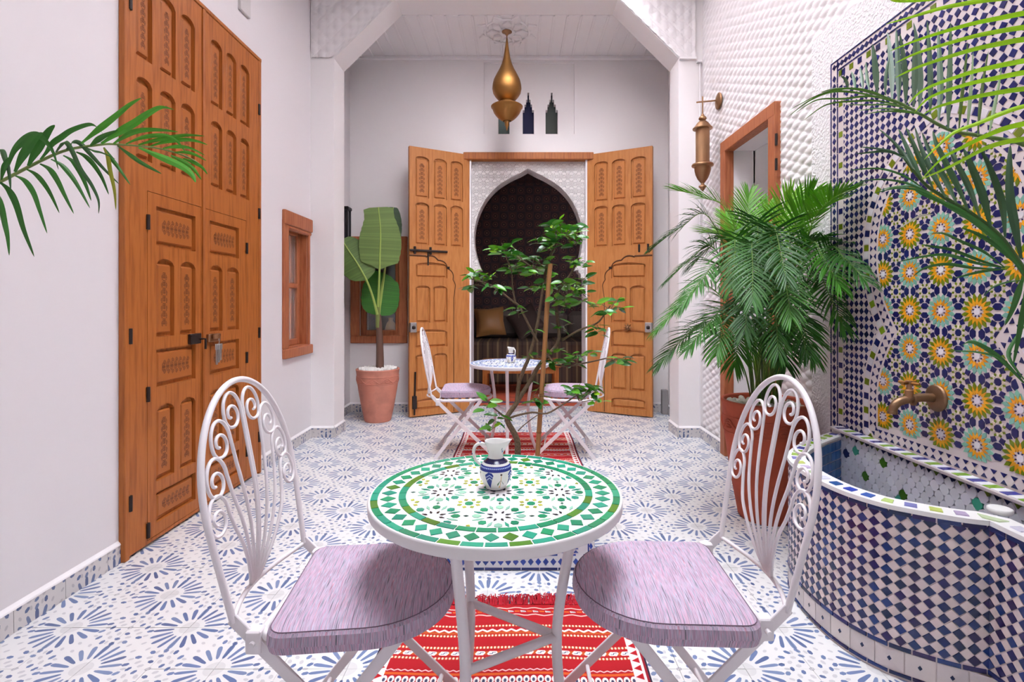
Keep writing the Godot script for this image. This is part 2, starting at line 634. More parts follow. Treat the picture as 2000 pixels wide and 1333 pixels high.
# a wall slab in local x, y with oblong holes, thickness along local z
func holed(g: G, x0: float, x1: float, y0: float, y1: float, z0: float, z1: float, holes: Array, t: Transform3D) -> void:
	var xs := [x0, x1]
	var ys := [y0, y1]
	for h in holes:
		for k in [h[0], h[2]]:
			if not xs.has(k): xs.append(k)
		for k in [h[1], h[3]]:
			if not ys.has(k): ys.append(k)
	xs.sort()
	ys.sort()
	for i in xs.size() - 1:
		for j in ys.size() - 1:
			var cx: float = (xs[i] + xs[i + 1]) * 0.5
			var cy: float = (ys[j] + ys[j + 1]) * 0.5
			var open := false
			for h in holes:
				if cx > h[0] and cx < h[2] and cy > h[1] and cy < h[3]: open = true
			if not open: g.box(Vector3(xs[i], ys[j], z0), Vector3(xs[i + 1], ys[j + 1], z1), 0.0, t)

const LEFT := Basis(Vector3(0, 0, -1), Vector3(0, 1, 0), Vector3(1, 0, 0))    # local x runs away from the camera, local z into the court
const RIGHT := Basis(Vector3(0, 0, 1), Vector3(0, 1, 0), Vector3(-1, 0, 0))   # local x runs towards the camera

func shell() -> void:
	var g := G.new()
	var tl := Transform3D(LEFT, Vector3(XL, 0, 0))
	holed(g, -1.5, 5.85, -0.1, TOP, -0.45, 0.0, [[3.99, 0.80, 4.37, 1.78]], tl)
	structure("wall_left", g, M.plaster_shaded, "tall white plaster wall behind the carved wooden double door")
	g = G.new()
	var tr := Transform3D(RIGHT, Vector3(XR, 0, 0))
	holed(g, -5.85, 1.5, -0.1, TOP, -0.21, -0.025, [[-3.90, 0.0, -3.22, 2.29]], tr)
	structure("wall_right", g, M.white, "white wall dressed with carved plaster and mosaic")
	g = G.new()
	g.box(Vector3(XL - 0.3, -0.1, 1.3), Vector3(XR + 0.3, TOP, 1.6))
	structure("wall_near", g, M.plaster)
	# unseen overhang above the double door plus slabs added to narrow the sky light
	g = G.new()
	g.box(Vector3(XL - 0.2, 3.95, ZP), Vector3(-0.45, 4.15, 1.4))
	g.box(Vector3(-0.55, 3.9, ZP), Vector3(-0.45, 6.2, 1.4))
	g.box(Vector3(-0.45, 3.95, -0.6), Vector3(XR + 0.2, 4.15, 1.4))
	g.box(Vector3(0.95, 3.95, ZP), Vector3(XR + 0.2, 4.2, -0.6))
	structure("roof_light_screen", g, M.white)
	# carved plaster on the right wall: staggered scales, and a rough band round the mosaic
	var wr: Node3D = get_node("wall_right")
	var scales := func(u: float, y: float) -> float:
		var a := absf(cos(PI * (u / 0.138 + y / 0.061)))
		var b := absf(cos(PI * (u / 0.138 - y / 0.061)))
		return 0.0085 * pow(a * b, 0.6) + 0.0025 * a
	relief("carved_plaster", wr, 3.98, 4.45, 0.08, 4.3, 0.0115, 0.0076, scales)
	relief("carved_plaster", wr, 3.14, 3.98, 2.37, 4.3, 0.0115, 0.0076, scales)
	relief("carved_plaster", wr, 2.78, 3.14, 0.08, 4.3, 0.0115, 0.0076, scales)
	relief("carved_plaster", wr, 1.95, 2.78, 2.54, 3.4, 0.0115, 0.0076, scales)
	box_part("rough_plaster_band", Vector3(XR, 0.0, -2.78), Vector3(XR + 0.03, 2.54, -2.60), 0.002, M.rough_plaster, wr)
	box_part("rough_plaster_band", Vector3(XR, 2.34, -2.60), Vector3(XR + 0.03, 2.54, -1.10), 0.002, M.rough_plaster, wr)
	box_part("rough_plaster_band", Vector3(XR, 0.0, -1.25), Vector3(XR + 0.03, 2.34, -1.10), 0.002, M.rough_plaster, wr)
	# doorway in the right wall
	g = G.new()
	g.box(Vector3(XR - 0.02, 0, -3.98), Vector3(XR + 0.05, 2.37, -3.895), 0.004)
	g.box(Vector3(XR - 0.02, 0, -3.225), Vector3(XR + 0.05, 2.37, -3.14), 0.004)
	g.box(Vector3(XR - 0.021, 2.285, -3.979), Vector3(XR + 0.051, 2.3705, -3.141), 0.004)
	var d1 := structure("door_1", g, M.wood_red, "plain orange wooden door surround beside the wall lantern")
	g = G.new()
	for y in [0.3, 1.1, 1.95, 2.1]: g.tube(PackedVector3Array([Vector3(XR - 0.012, y, -3.135), Vector3(XR - 0.012, y + 0.07, -3.135)]), 0.008)
	put("hinge", g, M.iron, d1)
	# the lit passage behind it
	g = G.new()
	g.box(Vector3(XR + 0.2, -0.1, -4.1), Vector3(XR + 1.6, 4.2, -3.90))
	g.box(Vector3(XR + 1.4, -0.1, -3.9), Vector3(XR + 1.6, 4.2, -2.2))
	g.box(Vector3(XR + 0.2, -0.1, -2.4), Vector3(XR + 1.6, 4.2, -2.2))
	g.box(Vector3(XR + 0.2, 3.2, -3.9), Vector3(XR + 1.2, 3.4, -2.4))
	structure("wall_passage", g, M.plaster)
	# skirting of cut floor tiles under a white cap
	skirting("baseboard_left", tl, -0.9, 2.30, 0.0)
	skirting("baseboard_left", tl, 3.55, 4.45, 0.0)
	skirting("baseboard_left", tl, 4.71, 5.5, 0.0)
	skirting("baseboard_right", tr, -4.45, -3.98, 0.0)
	skirting("baseboard_right", tr, -3.14, -2.62, 0.0)
	skirting("baseboard_right", tr, -5.5, -4.71, 0.0)
	var tp := Transform3D(Basis.IDENTITY, Vector3(0, 0, ZP))
	skirting("baseboard_front", tp, -1.76, -1.56, 0.0)
	skirting("baseboard_front", tp, 1.385, 1.575, 0.0)
	skirting("baseboard_front", Transform3D(LEFT, Vector3(-1.56, 0, 0)), 4.45, 4.71, 0.0)
	skirting("baseboard_front", Transform3D(RIGHT, Vector3(1.385, 0, 0)), -4.71, -4.45, 0.0)
	var tb := Transform3D(Basis.IDENTITY, Vector3(0, 0, ZB))
	skirting("baseboard_back", tb, -1.76, -0.52, 0.0)
	skirting("baseboard_back", tb, 0.77, 1.575, 0.0)

func skirting(called: String, t: Transform3D, x0: float, x1: float, y: float) -> void:
	var cap := G.new()
	cap.prism(PackedVector2Array([Vector2(0, 0.080), Vector2(0.013, 0.080), Vector2(0.011, 0.086), Vector2(0.0, 0.098)]), x0, x1, t * Transform3D(Basis(Vector3(0, 0, 1), Vector3(0, 1, 0), Vector3(1, 0, 0)), Vector3.ZERO))
	var root := structure(called, cap, M.white)
	var x := x0
	while x < x1 - 0.002:
		var e := minf(x + 0.2085, x1)
		var g := G.new()
		var o := rng.randf() * 0.5
		var u0 := o
		var u1 := o + (e - x) / 0.417
		g.quad(t * Vector3(x + 0.001, 0, 0.012), t * Vector3(e - 0.001, 0, 0.012), t * Vector3(e - 0.001, 0.08, 0.011), t * Vector3(x + 0.001, 0.08, 0.011), t.basis.z, Vector2(u0, 0.31), Vector2(u1, 0.31), Vector2(u1, 0.12), Vector2(u0, 0.12))
		g.quad(t * Vector3(x + 0.001, 0, 0.012), t * Vector3(x + 0.001, 0.08, 0.011), t * Vector3(x + 0.001, 0.08, 0), t * Vector3(x + 0.001, 0, 0), -t.basis.x, Vector2(0.02, 0.02), Vector2(0.02, 0.02), Vector2(0.02, 0.02), Vector2(0.02, 0.02))
		g.quad(t * Vector3(e - 0.001, 0, 0.012), t * Vector3(e - 0.001, 0.08, 0.011), t * Vector3(e - 0.001, 0.08, 0), t * Vector3(e - 0.001, 0, 0), t.basis.x, Vector2(0.02, 0.02), Vector2(0.02, 0.02), Vector2(0.02, 0.02), Vector2(0.02, 0.02))
		g.quad(t * Vector3(x + 0.001, 0.08, 0.011), t * Vector3(e - 0.001, 0.08, 0.011), t * Vector3(e - 0.001, 0.08, 0), t * Vector3(x + 0.001, 0.08, 0), Vector3.UP)
		put("tile", g, M.skirt, root)
		x = e

# relief on the right wall between two distances and two heights
func relief(called: String, parent: Node3D, da: float, db: float, y0: float, y1: float, su: float, sv: float, h: Callable) -> void:
	var nu := int(ceil((db - da) / su))
	var nv := int(ceil((y1 - y0) / sv))
	var rows := []
	for j in nv + 1:
		var r := PackedVector3Array()
		var y := lerpf(y0, y1, float(j) / nv)
		for i in nu + 1:
			var d := lerpf(da, db, float(i) / nu)
			r.append(Vector3(XR + 0.022 - (h.call(d, y) as float), y, -d))
		rows.append(r)
	put(called, sheet(rows, Vector3(-1, 0, 0)), M.carved, parent)

func sheet(rows: Array, hint: Vector3, uvs := false) -> G:
	var g := G.new()
	var nrm := []
	var nv := rows.size()
	for j in nv:
		var r: PackedVector3Array = rows[j]
		var lo: PackedVector3Array = rows[maxi(j - 1, 0)]
		var hi: PackedVector3Array = rows[mini(j + 1, nv - 1)]
		var q := PackedVector3Array()
		for i in r.size():
			var m := (r[mini(i + 1, r.size() - 1)] - r[maxi(i - 1, 0)]).cross(hi[i] - lo[i]).normalized()
			q.append(m if m.dot(hint) > 0.0 else -m)
		nrm.append(q)
	for j in nv - 1:
		var a: PackedVector3Array = rows[j]
		var b: PackedVector3Array = rows[j + 1]
		var na: PackedVector3Array = nrm[j]
		var nb: PackedVector3Array = nrm[j + 1]
		var m := a.size() - 1
		for i in m:
			var u0 := float(i) / m
			var u1 := float(i + 1) / m
			var v0 := float(j) / (nv - 1)
			var v1 := float(j + 1) / (nv - 1)
			g.tri(a[i], a[i + 1], b[i + 1], na[i], na[i + 1], nb[i + 1], Vector2(u0, v0), Vector2(u1, v0), Vector2(u1, v1))
			g.tri(a[i], b[i + 1], b[i], na[i], nb[i + 1], nb[i], Vector2(u0, v0), Vector2(u1, v1), Vector2(u0, v1))
	return g

const T := 0.2085
const TX0 := -1.575
const TD0 := 2.26

func floor_tiles() -> void:
	var g := G.new()
	g.box(Vector3(-2.3, -0.2, -9.0), Vector3(3.4, -0.005, 1.7))
	var root := structure("floor", g, M.grout, "blue and white star patterned cement tile floor")
	var kinds := []
	for i in 2:
		for j in 2:
			kinds.append(tile_shape(i, j).mesh())
	var spots := []
	for i in range(-2, 17):
		for j in range(-16, 17):
			var x := TX0 + i * T
			var d := TD0 + j * T
			if x + T < XL or x > XR or d > 5.62 or d < -1.3: continue
			spots.append([i, j, x + T * 0.5, d + T * 0.5])
	var near := []
	var rest := G.new()
	for s in spots:
		var x: float = s[2]
		var d: float = s[3]
		var px := CX + x * F / maxf(d, 0.3)
		var hid: bool = (x > -0.4 and x < 0.36 and d > 2.3 and d < 2.9) or (x > 1.2 and d < 2.4 and d > 1.3)
		if d > 1.45 and px > -120 and px < 2100 and not hid: near.append(s)
		else: tile_at(rest, s)
	near.sort_custom(func(a, b): return a[3] < b[3])
	for k in near.size():
		var s = near[k]
		if k < 300:
			var o := put_mesh("tile", kinds[posmod(s[0], 2) * 2 + posmod(s[1], 2)], M.tile, root)
			o.position = Vector3(s[2], rng.randf_range(-0.0006, 0.0004), -s[3])
		else: tile_at(rest, s)
	meta(put("tile_field", rest, M.tile, root), "", "", "", "stuff")

func tile_at(g: G, s: Array) -> void:
	var t := tile_shape(posmod(s[0], 2), posmod(s[1], 2))
	var at := Vector3(s[2], 0, -s[3])
	for k in t.v.size(): t.v[k] += at
	g.v.append_array(t.v); g.n.append_array(t.n); g.uv.append_array(t.uv); g.c.append_array(t.c)

func tile_shape(i: int, j: int) -> G:
	var g := G.new()
	var h := T * 0.5 - 0.0002
	var b := 0.0005
	var u0 := i * 0.5
	var v0 := j * 0.5
	var up := Vector3.UP
	var ps := [Vector2(-1, -1), Vector2(1, -1), Vector2(1, 1), Vector2(-1, 1)]
	var ts := []
	var uvs := []
	for p in ps:
		ts.append(Vector3(p.x * (h - b), 0, -p.y * (h - b)))
		uvs.append(Vector2(u0 + (p.x + 1) * 0.25, v0 + (p.y + 1) * 0.25))
	g.quad(ts[0], ts[1], ts[2], ts[3], up, uvs[0], uvs[1], uvs[2], uvs[3])
	for k in 4:
		var m := (k + 1) % 4
		var a: Vector2 = ps[k]
		var c: Vector2 = ps[m]
		g.quad(ts[k], ts[m], Vector3(c.x * h, -0.006, -c.y * h), Vector3(a.x * h, -0.006, -a.y * h), Vector3(a.x + c.x, 0.5, -a.y - c.y), uvs[k], uvs[m], uvs[m], uvs[k])
	return g

func loggia() -> void:
	# the portal with cut corners
	var g := G.new()
	var open := PackedVector2Array([Vector2(XL, -0.1), Vector2(-1.56, -0.1), Vector2(-1.56, 3.24), Vector2(-1.035, 3.757), Vector2(0.868, 3.757), Vector2(1.385, 3.24), Vector2(1.385, -0.1), Vector2(XR + 0.03, -0.1), Vector2(XR + 0.03, TOP), Vector2(XL, TOP)])
	g.prism(open, ZQ, ZP)
	var portal := structure("wall_portal", g, M.plaster, "white portal with cut upper corners before the loggia")
	var lobes := func(u: float, y: float) -> float:
		var a := absf(cos(TAU * (u + y) / 0.133 * 0.5))
		var b := absf(cos(TAU * (u - y) / 0.133 * 0.5))
		var e := absf(cos(TAU * u / 0.0665 * 0.5)) * absf(cos(TAU * y / 0.0665 * 0.5))
		return 0.010 * pow(a * b, 0.35) + 0.006 * e
	for side in [0, 1]:
		var rows := []
		for j in 79:
			var y := 3.245 + j * 0.0125
			var cut := minf(y - 3.24, 0.517) * 1.015
			var a := XL + 0.004 if side == 0 else 1.395 - cut
			var b := -1.57 + cut if side == 0 else 1.525
			var r := PackedVector3Array()
			var m := 70
			for i in m + 1:
				var x := lerpf(a, b, float(i) / m)
				r.append(Vector3(x, y, ZP + 0.002 + (lobes.call(x, y) as float)))
			rows.append(r)
		put("carved_spandrel", sheet(rows, Vector3(0, 0, 1)), M.carved, portal)
	box_part("ledge", Vector3(1.385, 3.225, ZP), Vector3(1.53, 3.243, ZP + 0.03), 0.003, M.white, portal)
	box_part("ledge", Vector3(1.535, 3.195, ZP), Vector3(XR, 3.212, ZP + 0.035), 0.003, M.white, portal)
	g = G.new()
	g.tube(PackedVector3Array([Vector3(XR - 0.012, 0.1, ZP + 0.012), Vector3(XR - 0.012, 3.19, ZP + 0.012)]), 0.006)
	put("conduit", g, M.white, portal)
	# back wall in two layers: a shallow niche in the first, three slots in the second
	g = G.new()
	var door := [-0.4975, -0.1, 0.7465, 2.72]
	var win := [-1.66, 0.80, -1.235, 1.77]
	holed(g, XL - 0.2, XR + 0.2, -0.1, 4.2, -0.035, 0.0, [door, win, [-0.346, 2.935, 0.611, 3.692]], Transform3D(Basis.IDENTITY, Vector3(0, 0, ZB)))
	var slots := [[-0.195, -0.076], [0.065, 0.184], [0.308, 0.438]]
	var holes := [door, win]
	for s in slots: holes.append([s[0], 2.942, s[1], 3.385])
	holed(g, XL - 0.2, XR + 0.2, -0.1, 4.2, -0.35, -0.035, holes, Transform3D(Basis.IDENTITY, Vector3(0, 0, ZB)))
	for s in slots:
		var w: float = s[1] - s[0]
		var a := 0
		for st in [[3.20, 0.0, 0.16], [3.26, 0.16, 0.30], [3.31, 0.30, 0.43]]:
			for m in 2:
				var x0: float = s[0] + w * st[1] if m == 0 else s[1] - w * st[1]
				var x1: float = s[0] + w * st[2] if m == 0 else s[1] - w * st[2]
				g.box(Vector3(minf(x0, x1), st[0], ZB - 0.3), Vector3(maxf(x0, x1), 3.385, ZB - 0.036))
	var back := structure("wall_back", g, M.plaster, "white end wall above the open carved doors")
	for k in 3:
		var gm := mat([rgb(104, 122, 118), rgb(16, 20, 62), rgb(70, 76, 70)][k], 0.45)
		gm.metallic_specular = 0.25
		var s = slots[k]
		g = G.new()
		g.box(Vector3(s[0], 2.942, ZB - 0.12), Vector3(s[1], 3.385, ZB - 0.11))
		structure("window_slot", g, gm, ["grey-green glass slot partly behind the brass lamp", "deep blue glass slot with a stepped top", "smoky green glass slot furthest from the brass lamp"][k])
	# ceiling
	g = G.new()
	g.box(Vector3(XL - 0.2, CEIL + 0.012, ZB - 0.35), Vector3(XR + 0.2, 4.2, ZQ + 0.02))
	var ce := structure("ceiling", g, M.white, "white painted plank ceiling of the loggia")
	var n := 27
	for i in n:
		var x := lerpf(XL, XR, float(i) / n)
		var e := lerpf(XL, XR, float(i + 1) / n)
		box_part("plank", Vector3(x + 0.003, CEIL - 0.008, ZB), Vector3(e - 0.003, CEIL + 0.013, ZQ), 0.006, M.white, ce)
	for i in n + 1:
		var x := lerpf(XL, XR, float(i) / n)
		if i > 0 and i < n: box_part("bead", Vector3(x - 0.012, CEIL - 0.016, ZB), Vector3(x + 0.012, CEIL - 0.007, ZQ), 0.004, M.white, ce)
	box_part("cornice", Vector3(XL, CEIL - 0.045, ZB), Vector3(XR, CEIL - 0.005, ZB + 0.03), 0.008, M.white, ce)
	# rosette
	var r := thing("ceiling_rosette", "white carved star rosette on the plank ceiling above the brass lamp", "ceiling rose", Vector3(-0.09, CEIL - 0.008, -4.98))
	var down := Transform3D(Basis(Vector3(1, 0, 0), Vector3(0, 0, 1), Vector3(0, -1, 0)), Vector3.ZERO)
	for k in 8:
		g = G.new()
		g.prism(kite(Vector2.ZERO, TAU * k / 8.0, 0.07, 0.14, 0.2, 0.042), 0.0, 0.022, down, 0.006)
		put("petal", g, M.white, r)
		g = G.new()
		g.prism(kite(Vector2.ZERO, TAU * (k + 0.5) / 8.0, 0.19, 0.235, 0.3, 0.05), 0.0, 0.018, down, 0.006)
		put("point", g, M.white, r)
	g = G.new()
	g.prism(ngon(Vector2.ZERO, 0.075, 16), 0.0, 0.025, down, 0.008)
	put("boss", g, M.white, r)
	g = G.new()
	var ring := PackedVector3Array()
	for k in 33: ring.append(Vector3(cos(TAU * k / 32) * 0.215, -0.006, sin(TAU * k / 32) * 0.215))
	g.tube(ring, 0.011)
	put("ring", g, M.white, r)
	# salon beyond the doors
	g = G.new()
	var dark := mat(Color.WHITE, 0.6)
	dark.albedo_texture = tex(salon_picture())
	dark.uv1_triplanar = true
	dark.uv1_world_triplanar = true
	dark.uv1_scale = Vector3(1.8, 1.8, 1.8)
	g.box(Vector3(-1.9, -0.1, -8.7), Vector3(2.1, 3.3, -8.5))
	g.box(Vector3(-1.9, -0.1, -8.6), Vector3(-1.7, 3.3, ZB - 0.35))
	g.box(Vector3(1.9, -0.1, -8.6), Vector3(2.1, 3.3, ZB - 0.35))
	g.box(Vector3(-1.9, 3.1, -8.6), Vector3(2.1, 3.3, ZB - 0.30))
	structure("wall_salon", g, dark, "dark maroon patterned wall of the salon")
	g = G.new()
	g.box(Vector3(-1.8, -0.05, -8.6), Vector3(2.0, -0.002, ZB - 0.12))
	structure("floor_salon", g, M.terracotta, "terracotta floor of the salon")
	g = G.new()
	g.box(Vector3(-0.49, -0.02, ZB - 0.55), Vector3(0.74, 0.004, ZB - 0.5), 0.002)
	structure("trim_threshold", g, mat(rgb(40, 46, 92), 0.3))
	# reveal of the opening and the horseshoe arch
	g = G.new()
	for x in [-0.4975, 0.7465]:
		var s := 1.0 if x < 0 else -1.0
		g.box(Vector3(x, 0, ZB - 0.34), Vector3(x + s * 0.018, 2.70, ZB + 0.004), 0.002)
	structure("trim_jamb", g, M.white)
	g = G.new()
	g.box(Vector3(-0.56, 2.66, ZB - 0.08), Vector3(0.81, 2.735, ZB + 0.035), 0.006)
	structure("door_lintel", g, M.wood, "dark wooden beam over the open carved doors")
	arch()

func salon_picture() -> Image:
	var im := Image.create(512, 512, false, Image.FORMAT_RGB8)
	im.fill(rgb(88, 70, 76))
	for i in 4:
		for j in 4:
			var c := Vector2(i * 128 + 64, j * 128 + 64)
			fill(im, PackedVector2Array([c + Vector2(-60, -60), c + Vector2(60, -60), c + Vector2(60, 60), c + Vector2(-60, 60)]), rgb(70, 52, 60) if (i + j) % 2 else rgb(96, 66, 66))
			disc(im, c, 40, 40, rgb(140, 96, 90))
			disc(im, c, 30, 30, rgb(60, 42, 48))
			disc(im, c, 14, 14, rgb(150, 110, 100))
	im.resize(256, 256, Image.INTERPOLATE_LANCZOS)
	return im

func arch() -> void:
	var x0 := -0.4975 + 0.018
	var x1 := 0.7465 - 0.018
	var cx := 0.1245
	# half widths of the opening by height
	var half := spline2([[0.50, 1.50], [0.527, 1.56], [0.562, 1.68], [0.58, 1.83], [0.568, 1.97], [0.525, 2.12], [0.445, 2.27], [0.33, 2.395], [0.19, 2.487], [0.08, 2.54], [0.0, 2.585]], 4)
	var poly := PackedVector2Array([Vector2(x0, 1.41), Vector2(cx - 0.56, 1.41), Vector2(cx - 0.56, 1.46), Vector2(cx - 0.535, 1.475), Vector2(cx - 0.535, 1.5)])
	for p in half: poly.append(Vector2(cx - p.x, p.y))
	for i in range(half.size() - 2, -1, -1): poly.append(Vector2(cx + half[i].x, half[i].y))
	poly.append_array(PackedVector2Array([Vector2(cx + 0.535, 1.5), Vector2(cx + 0.535, 1.475), Vector2(cx + 0.56, 1.46), Vector2(cx + 0.56, 1.41), Vector2(x1, 1.41), Vector2(x1, 2.66), Vector2(x0, 2.66)]))
	var g := G.new()
	g.prism(poly, ZB - 0.27, ZB - 0.06, Transform3D.IDENTITY, 0.003)
	var m := mat(rgb(238, 231, 228), 0.75)
	var im := Image.create(512, 512, false, Image.FORMAT_RGB8)
	im.fill(Color(0.25, 0.25, 0.25))
	for i in range(-1, 5):
		for j in range(-1, 5):
			var c := Vector2(i * 128 + (64 if j % 2 else 0), j * 128)
			for k in 8:
				fill(im, kite(c, TAU * k / 8, 10, 30, 52, 13), Color.WHITE)
				fill(im, kite(c, TAU * (k + 0.5) / 8, 44, 56, 70, 8), Color(0.7, 0.7, 0.7))
			disc(im, c, 12, 12, Color(0.8, 0.8, 0.8))
	im.resize(256, 256, Image.INTERPOLATE_LANCZOS)
	m.heightmap_enabled = true
	m.heightmap_texture = tex(im)
	m.heightmap_scale = 2.2
	m.uv1_triplanar = true
	m.uv1_world_triplanar = true
	m.uv1_scale = Vector3(3.2, 3.2, 3.2)
	var a := put("horseshoe_arch", g, m)
	meta(a, "white carved plaster horseshoe arch between the open wooden doors", "arch")

# a joiner's leaf: a slab with openings, each closed by a raised panel; cells are [x0, x1, y0, y1, arched, carved]
func leaf_slab(root: Node3D, x0: float, x1: float, y0: float, y1: float, cells: Array, extra: Array, t: Transform3D, thick := 0.035, called := "leaf_frame") -> void:
	var g := G.new()
	var holes := []
	for c in cells: holes.append([c[0], c[2], c[1], c[3]])
	holes.append_array(extra)
	holed(g, x0, x1, y0, y1, -thick, 0.0, holes, t)
	for c in cells:
		if c[4]:
			var w: float = c[1] - c[0]
			var a := minf(w * 0.3, 0.035)
			var p := PackedVector2Array([Vector2(c[0], c[3]), Vector2(c[0], c[3] - a)])
			for k in 11:
				var u := k / 10.0
				p.append(Vector2(lerpf(c[0], c[1], u), c[3] - a + (a - 0.003) * pow(sin(PI * u), 0.55)))
			p.append(Vector2(c[1], c[3] - a))
			p.append(Vector2(c[1], c[3]))
			var clean := PackedVector2Array()
			for q in p:
				if clean.is_empty() or clean[clean.size() - 1].distance_to(q) > 1e-4: clean.append(q)
			g.prism(clean, -0.02, -0.0002, t)
	put(called, g, M.leaf_wood, root)
	for c in cells:
		g = G.new()
		g.box(Vector3(c[0] - 0.002, c[2] - 0.002, -thick), Vector3(c[1] + 0.002, c[3] + 0.002, -0.020), 0.0, t)
		var m := 0.016
		var top: float = c[3] - (0.03 if c[4] else 0.016)
		var f := rect2(c[0] + m, c[2] + m, c[1] - m, top)
		g.prism(f, -0.021, -0.007, t, 0.009)
		var pn := put("panel", g, M.leaf_wood, root)
		if c[5]:
			g = G.new()
			var k := 0.024
			var z := -0.0066
			var tall: bool = (c[3] - c[2]) > (c[1] - c[0])
			var a := [Vector3(c[0] + k, c[2] + k, z), Vector3(c[1] - k, c[2] + k, z), Vector3(c[1] - k, top - 0.008, z), Vector3(c[0] + k, top - 0.008, z)]
			if tall: g.quad(t * a[0], t * a[1], t * a[2], t * a[3], t.basis.z, Vector2(0, 1), Vector2(1, 1), Vector2(1, 0), Vector2(0, 0))
			else: g.quad(t * a[0], t * a[1], t * a[2], t * a[3], t.basis.z, Vector2(0, 0), Vector2(0, 1), Vector2(1, 1), Vector2(1, 0))
			put("carving", g, M.leaf_carving, pn)

func hinge(root: Node3D, x: float, y: float, t: Transform3D) -> void:
	var g := G.new()
	g.tube(PackedVector3Array([t * Vector3(x, y - 0.035, 0.004), t * Vector3(x, y + 0.035, 0.004)]), 0.009)
	put("hinge", g, M.iron, root)

func big_door() -> void:
	var z := 0.026
	var t := Transform3D(LEFT, Vector3(XL + z, 0, 0))
	var o := thing("door_2", "tall carved orange wooden double door with two small wicket doors, on the white wall", "door")
	o.set_meta("kind", "structure")
	var g := G.new()
	g.box(Vector3(2.30, 0.0, -z), Vector3(2.331, 2.80, 0.004), 0.003, t)
	g.box(Vector3(3.502, 0.0, -z), Vector3(3.53, 2.80, 0.004), 0.003, t)
	g.box(Vector3(2.30, 2.778, -z), Vector3(3.53, 2.802, 0.006), 0.003, t)
	put("frame", g, M.wood, o)
	var cells := []
	for c in [[2.372, 2.478], [2.532, 2.648], [2.690, 2.806]]:
		cells.append([c[0], c[1], 1.815, 2.20, true, true])
		cells.append([c[0], c[1], 2.285, 2.665, true, true])
	leaf_slab(o, 2.334, 2.868, 0.014, 2.776, cells, [[2.444, 0.03, 2.862, 1.678]], t, 0.03)
	cells = []
	for r in [[0.742, 0.926], [1.428, 1.617], [0.09, 0.235]]: cells.append([2.506, 2.812, r[0], r[1], false, true])
	for r in [[0.29, 0.655], [0.985, 1.37]]:
		cells.append([2.506, 2.637, r[0], r[1], true, true])
		cells.append([2.683, 2.812, r[0], r[1], true, true])
	leaf_slab(o, 2.447, 2.859, 0.033, 1.675, cells, [], t, 0.03, "wicket")
	cells = []
	for c in [[2.952, 3.068], [3.110, 3.222], [3.266, 3.378]]:
		cells.append([c[0], c[1], 1.815, 2.20, true, true])
		cells.append([c[0], c[1], 2.285, 2.665, true, true])
	leaf_slab(o, 2.874, 3.500, 0.014, 2.776, cells, [[2.886, 0.03, 3.340, 1.678]], t, 0.03)
	cells = []
	for r in [[0.742, 0.926], [1.428, 1.617], [0.09, 0.235]]: cells.append([2.942, 3.252, r[0], r[1], false, true])
	for r in [[0.29, 0.655], [0.985, 1.37]]:
		cells.append([2.942, 3.070, r[0], r[1], true, true])
		cells.append([3.122, 3.252, r[0], r[1], true, true])
	leaf_slab(o, 2.889, 3.337, 0.033, 1.675, cells, [], t, 0.03, "wicket")
	box_part("cover_strip", Vector3(2.868, 0.015, -0.01), Vector3(2.890, 2.774, 0.014), 0.006, M.wood, o, t)
	for y in [1.53, 0.72, 0.08]: hinge(o, 2.445, y, t)
	for y in [1.50, 0.80, 0.2]: hinge(o, 3.339, y, t)
	for y in [2.5, 1.0, 0.25]: hinge(o, 2.332, y, t)
	for y in [2.45, 1.75, 0.95, 0.25]: hinge(o, 3.500, y, t)
	g = G.new()
	g.box(Vector3(2.745, 0.93, 0.0), Vector3(2.835, 0.985, 0.02), 0.004, t)
	g.tube(PackedVector3Array([t * Vector3(2.82, 0.955, 0.02), t * Vector3(2.82, 0.955, 0.05), t * Vector3(2.82, 0.90, 0.05)]), 0.006)
	put("latch", g, M.iron, o)
	g = G.new()
	g.box(Vector3(2.905, 0.93, 0.0), Vector3(3.02, 0.975, 0.02), 0.004, t)
	g.lathe(PackedVector2Array([Vector2(0, -0.015), Vector2(0.02, -0.012), Vector2(0.022, 0.0), Vector2(0.02, 0.012), Vector2(0, 0.015)]), 14, t * Vector3(2.945, 0.96, 0.03))
	put("lock", g, M.old_brass, o)
	var keys := thing("key_bunch", "small bunch of pale keys hanging from the lock of the tall double door", "keys")
	g = G.new()
	g.tube(PackedVector3Array([t * Vector3(2.95, 0.96, 0.045), t * Vector3(2.95, 0.93, 0.05), t * Vector3(2.952, 0.91, 0.045)]), 0.003)
	put("ring", g, M.lock, keys)
	for k in 3:
		var x := 2.945 + k * 0.009
		g = G.new()
		g.box(Vector3(x - 0.008, 0.80 + k * 0.012, 0.036 + k * 0.006), Vector3(x + 0.009, 0.915, 0.040 + k * 0.006), 0.001, t)
		g.box(Vector3(x - 0.014, 0.885, 0.035 + k * 0.006), Vector3(x + 0.015, 0.918, 0.041 + k * 0.006), 0.002, t)
		put("key", g, M.lock, keys)

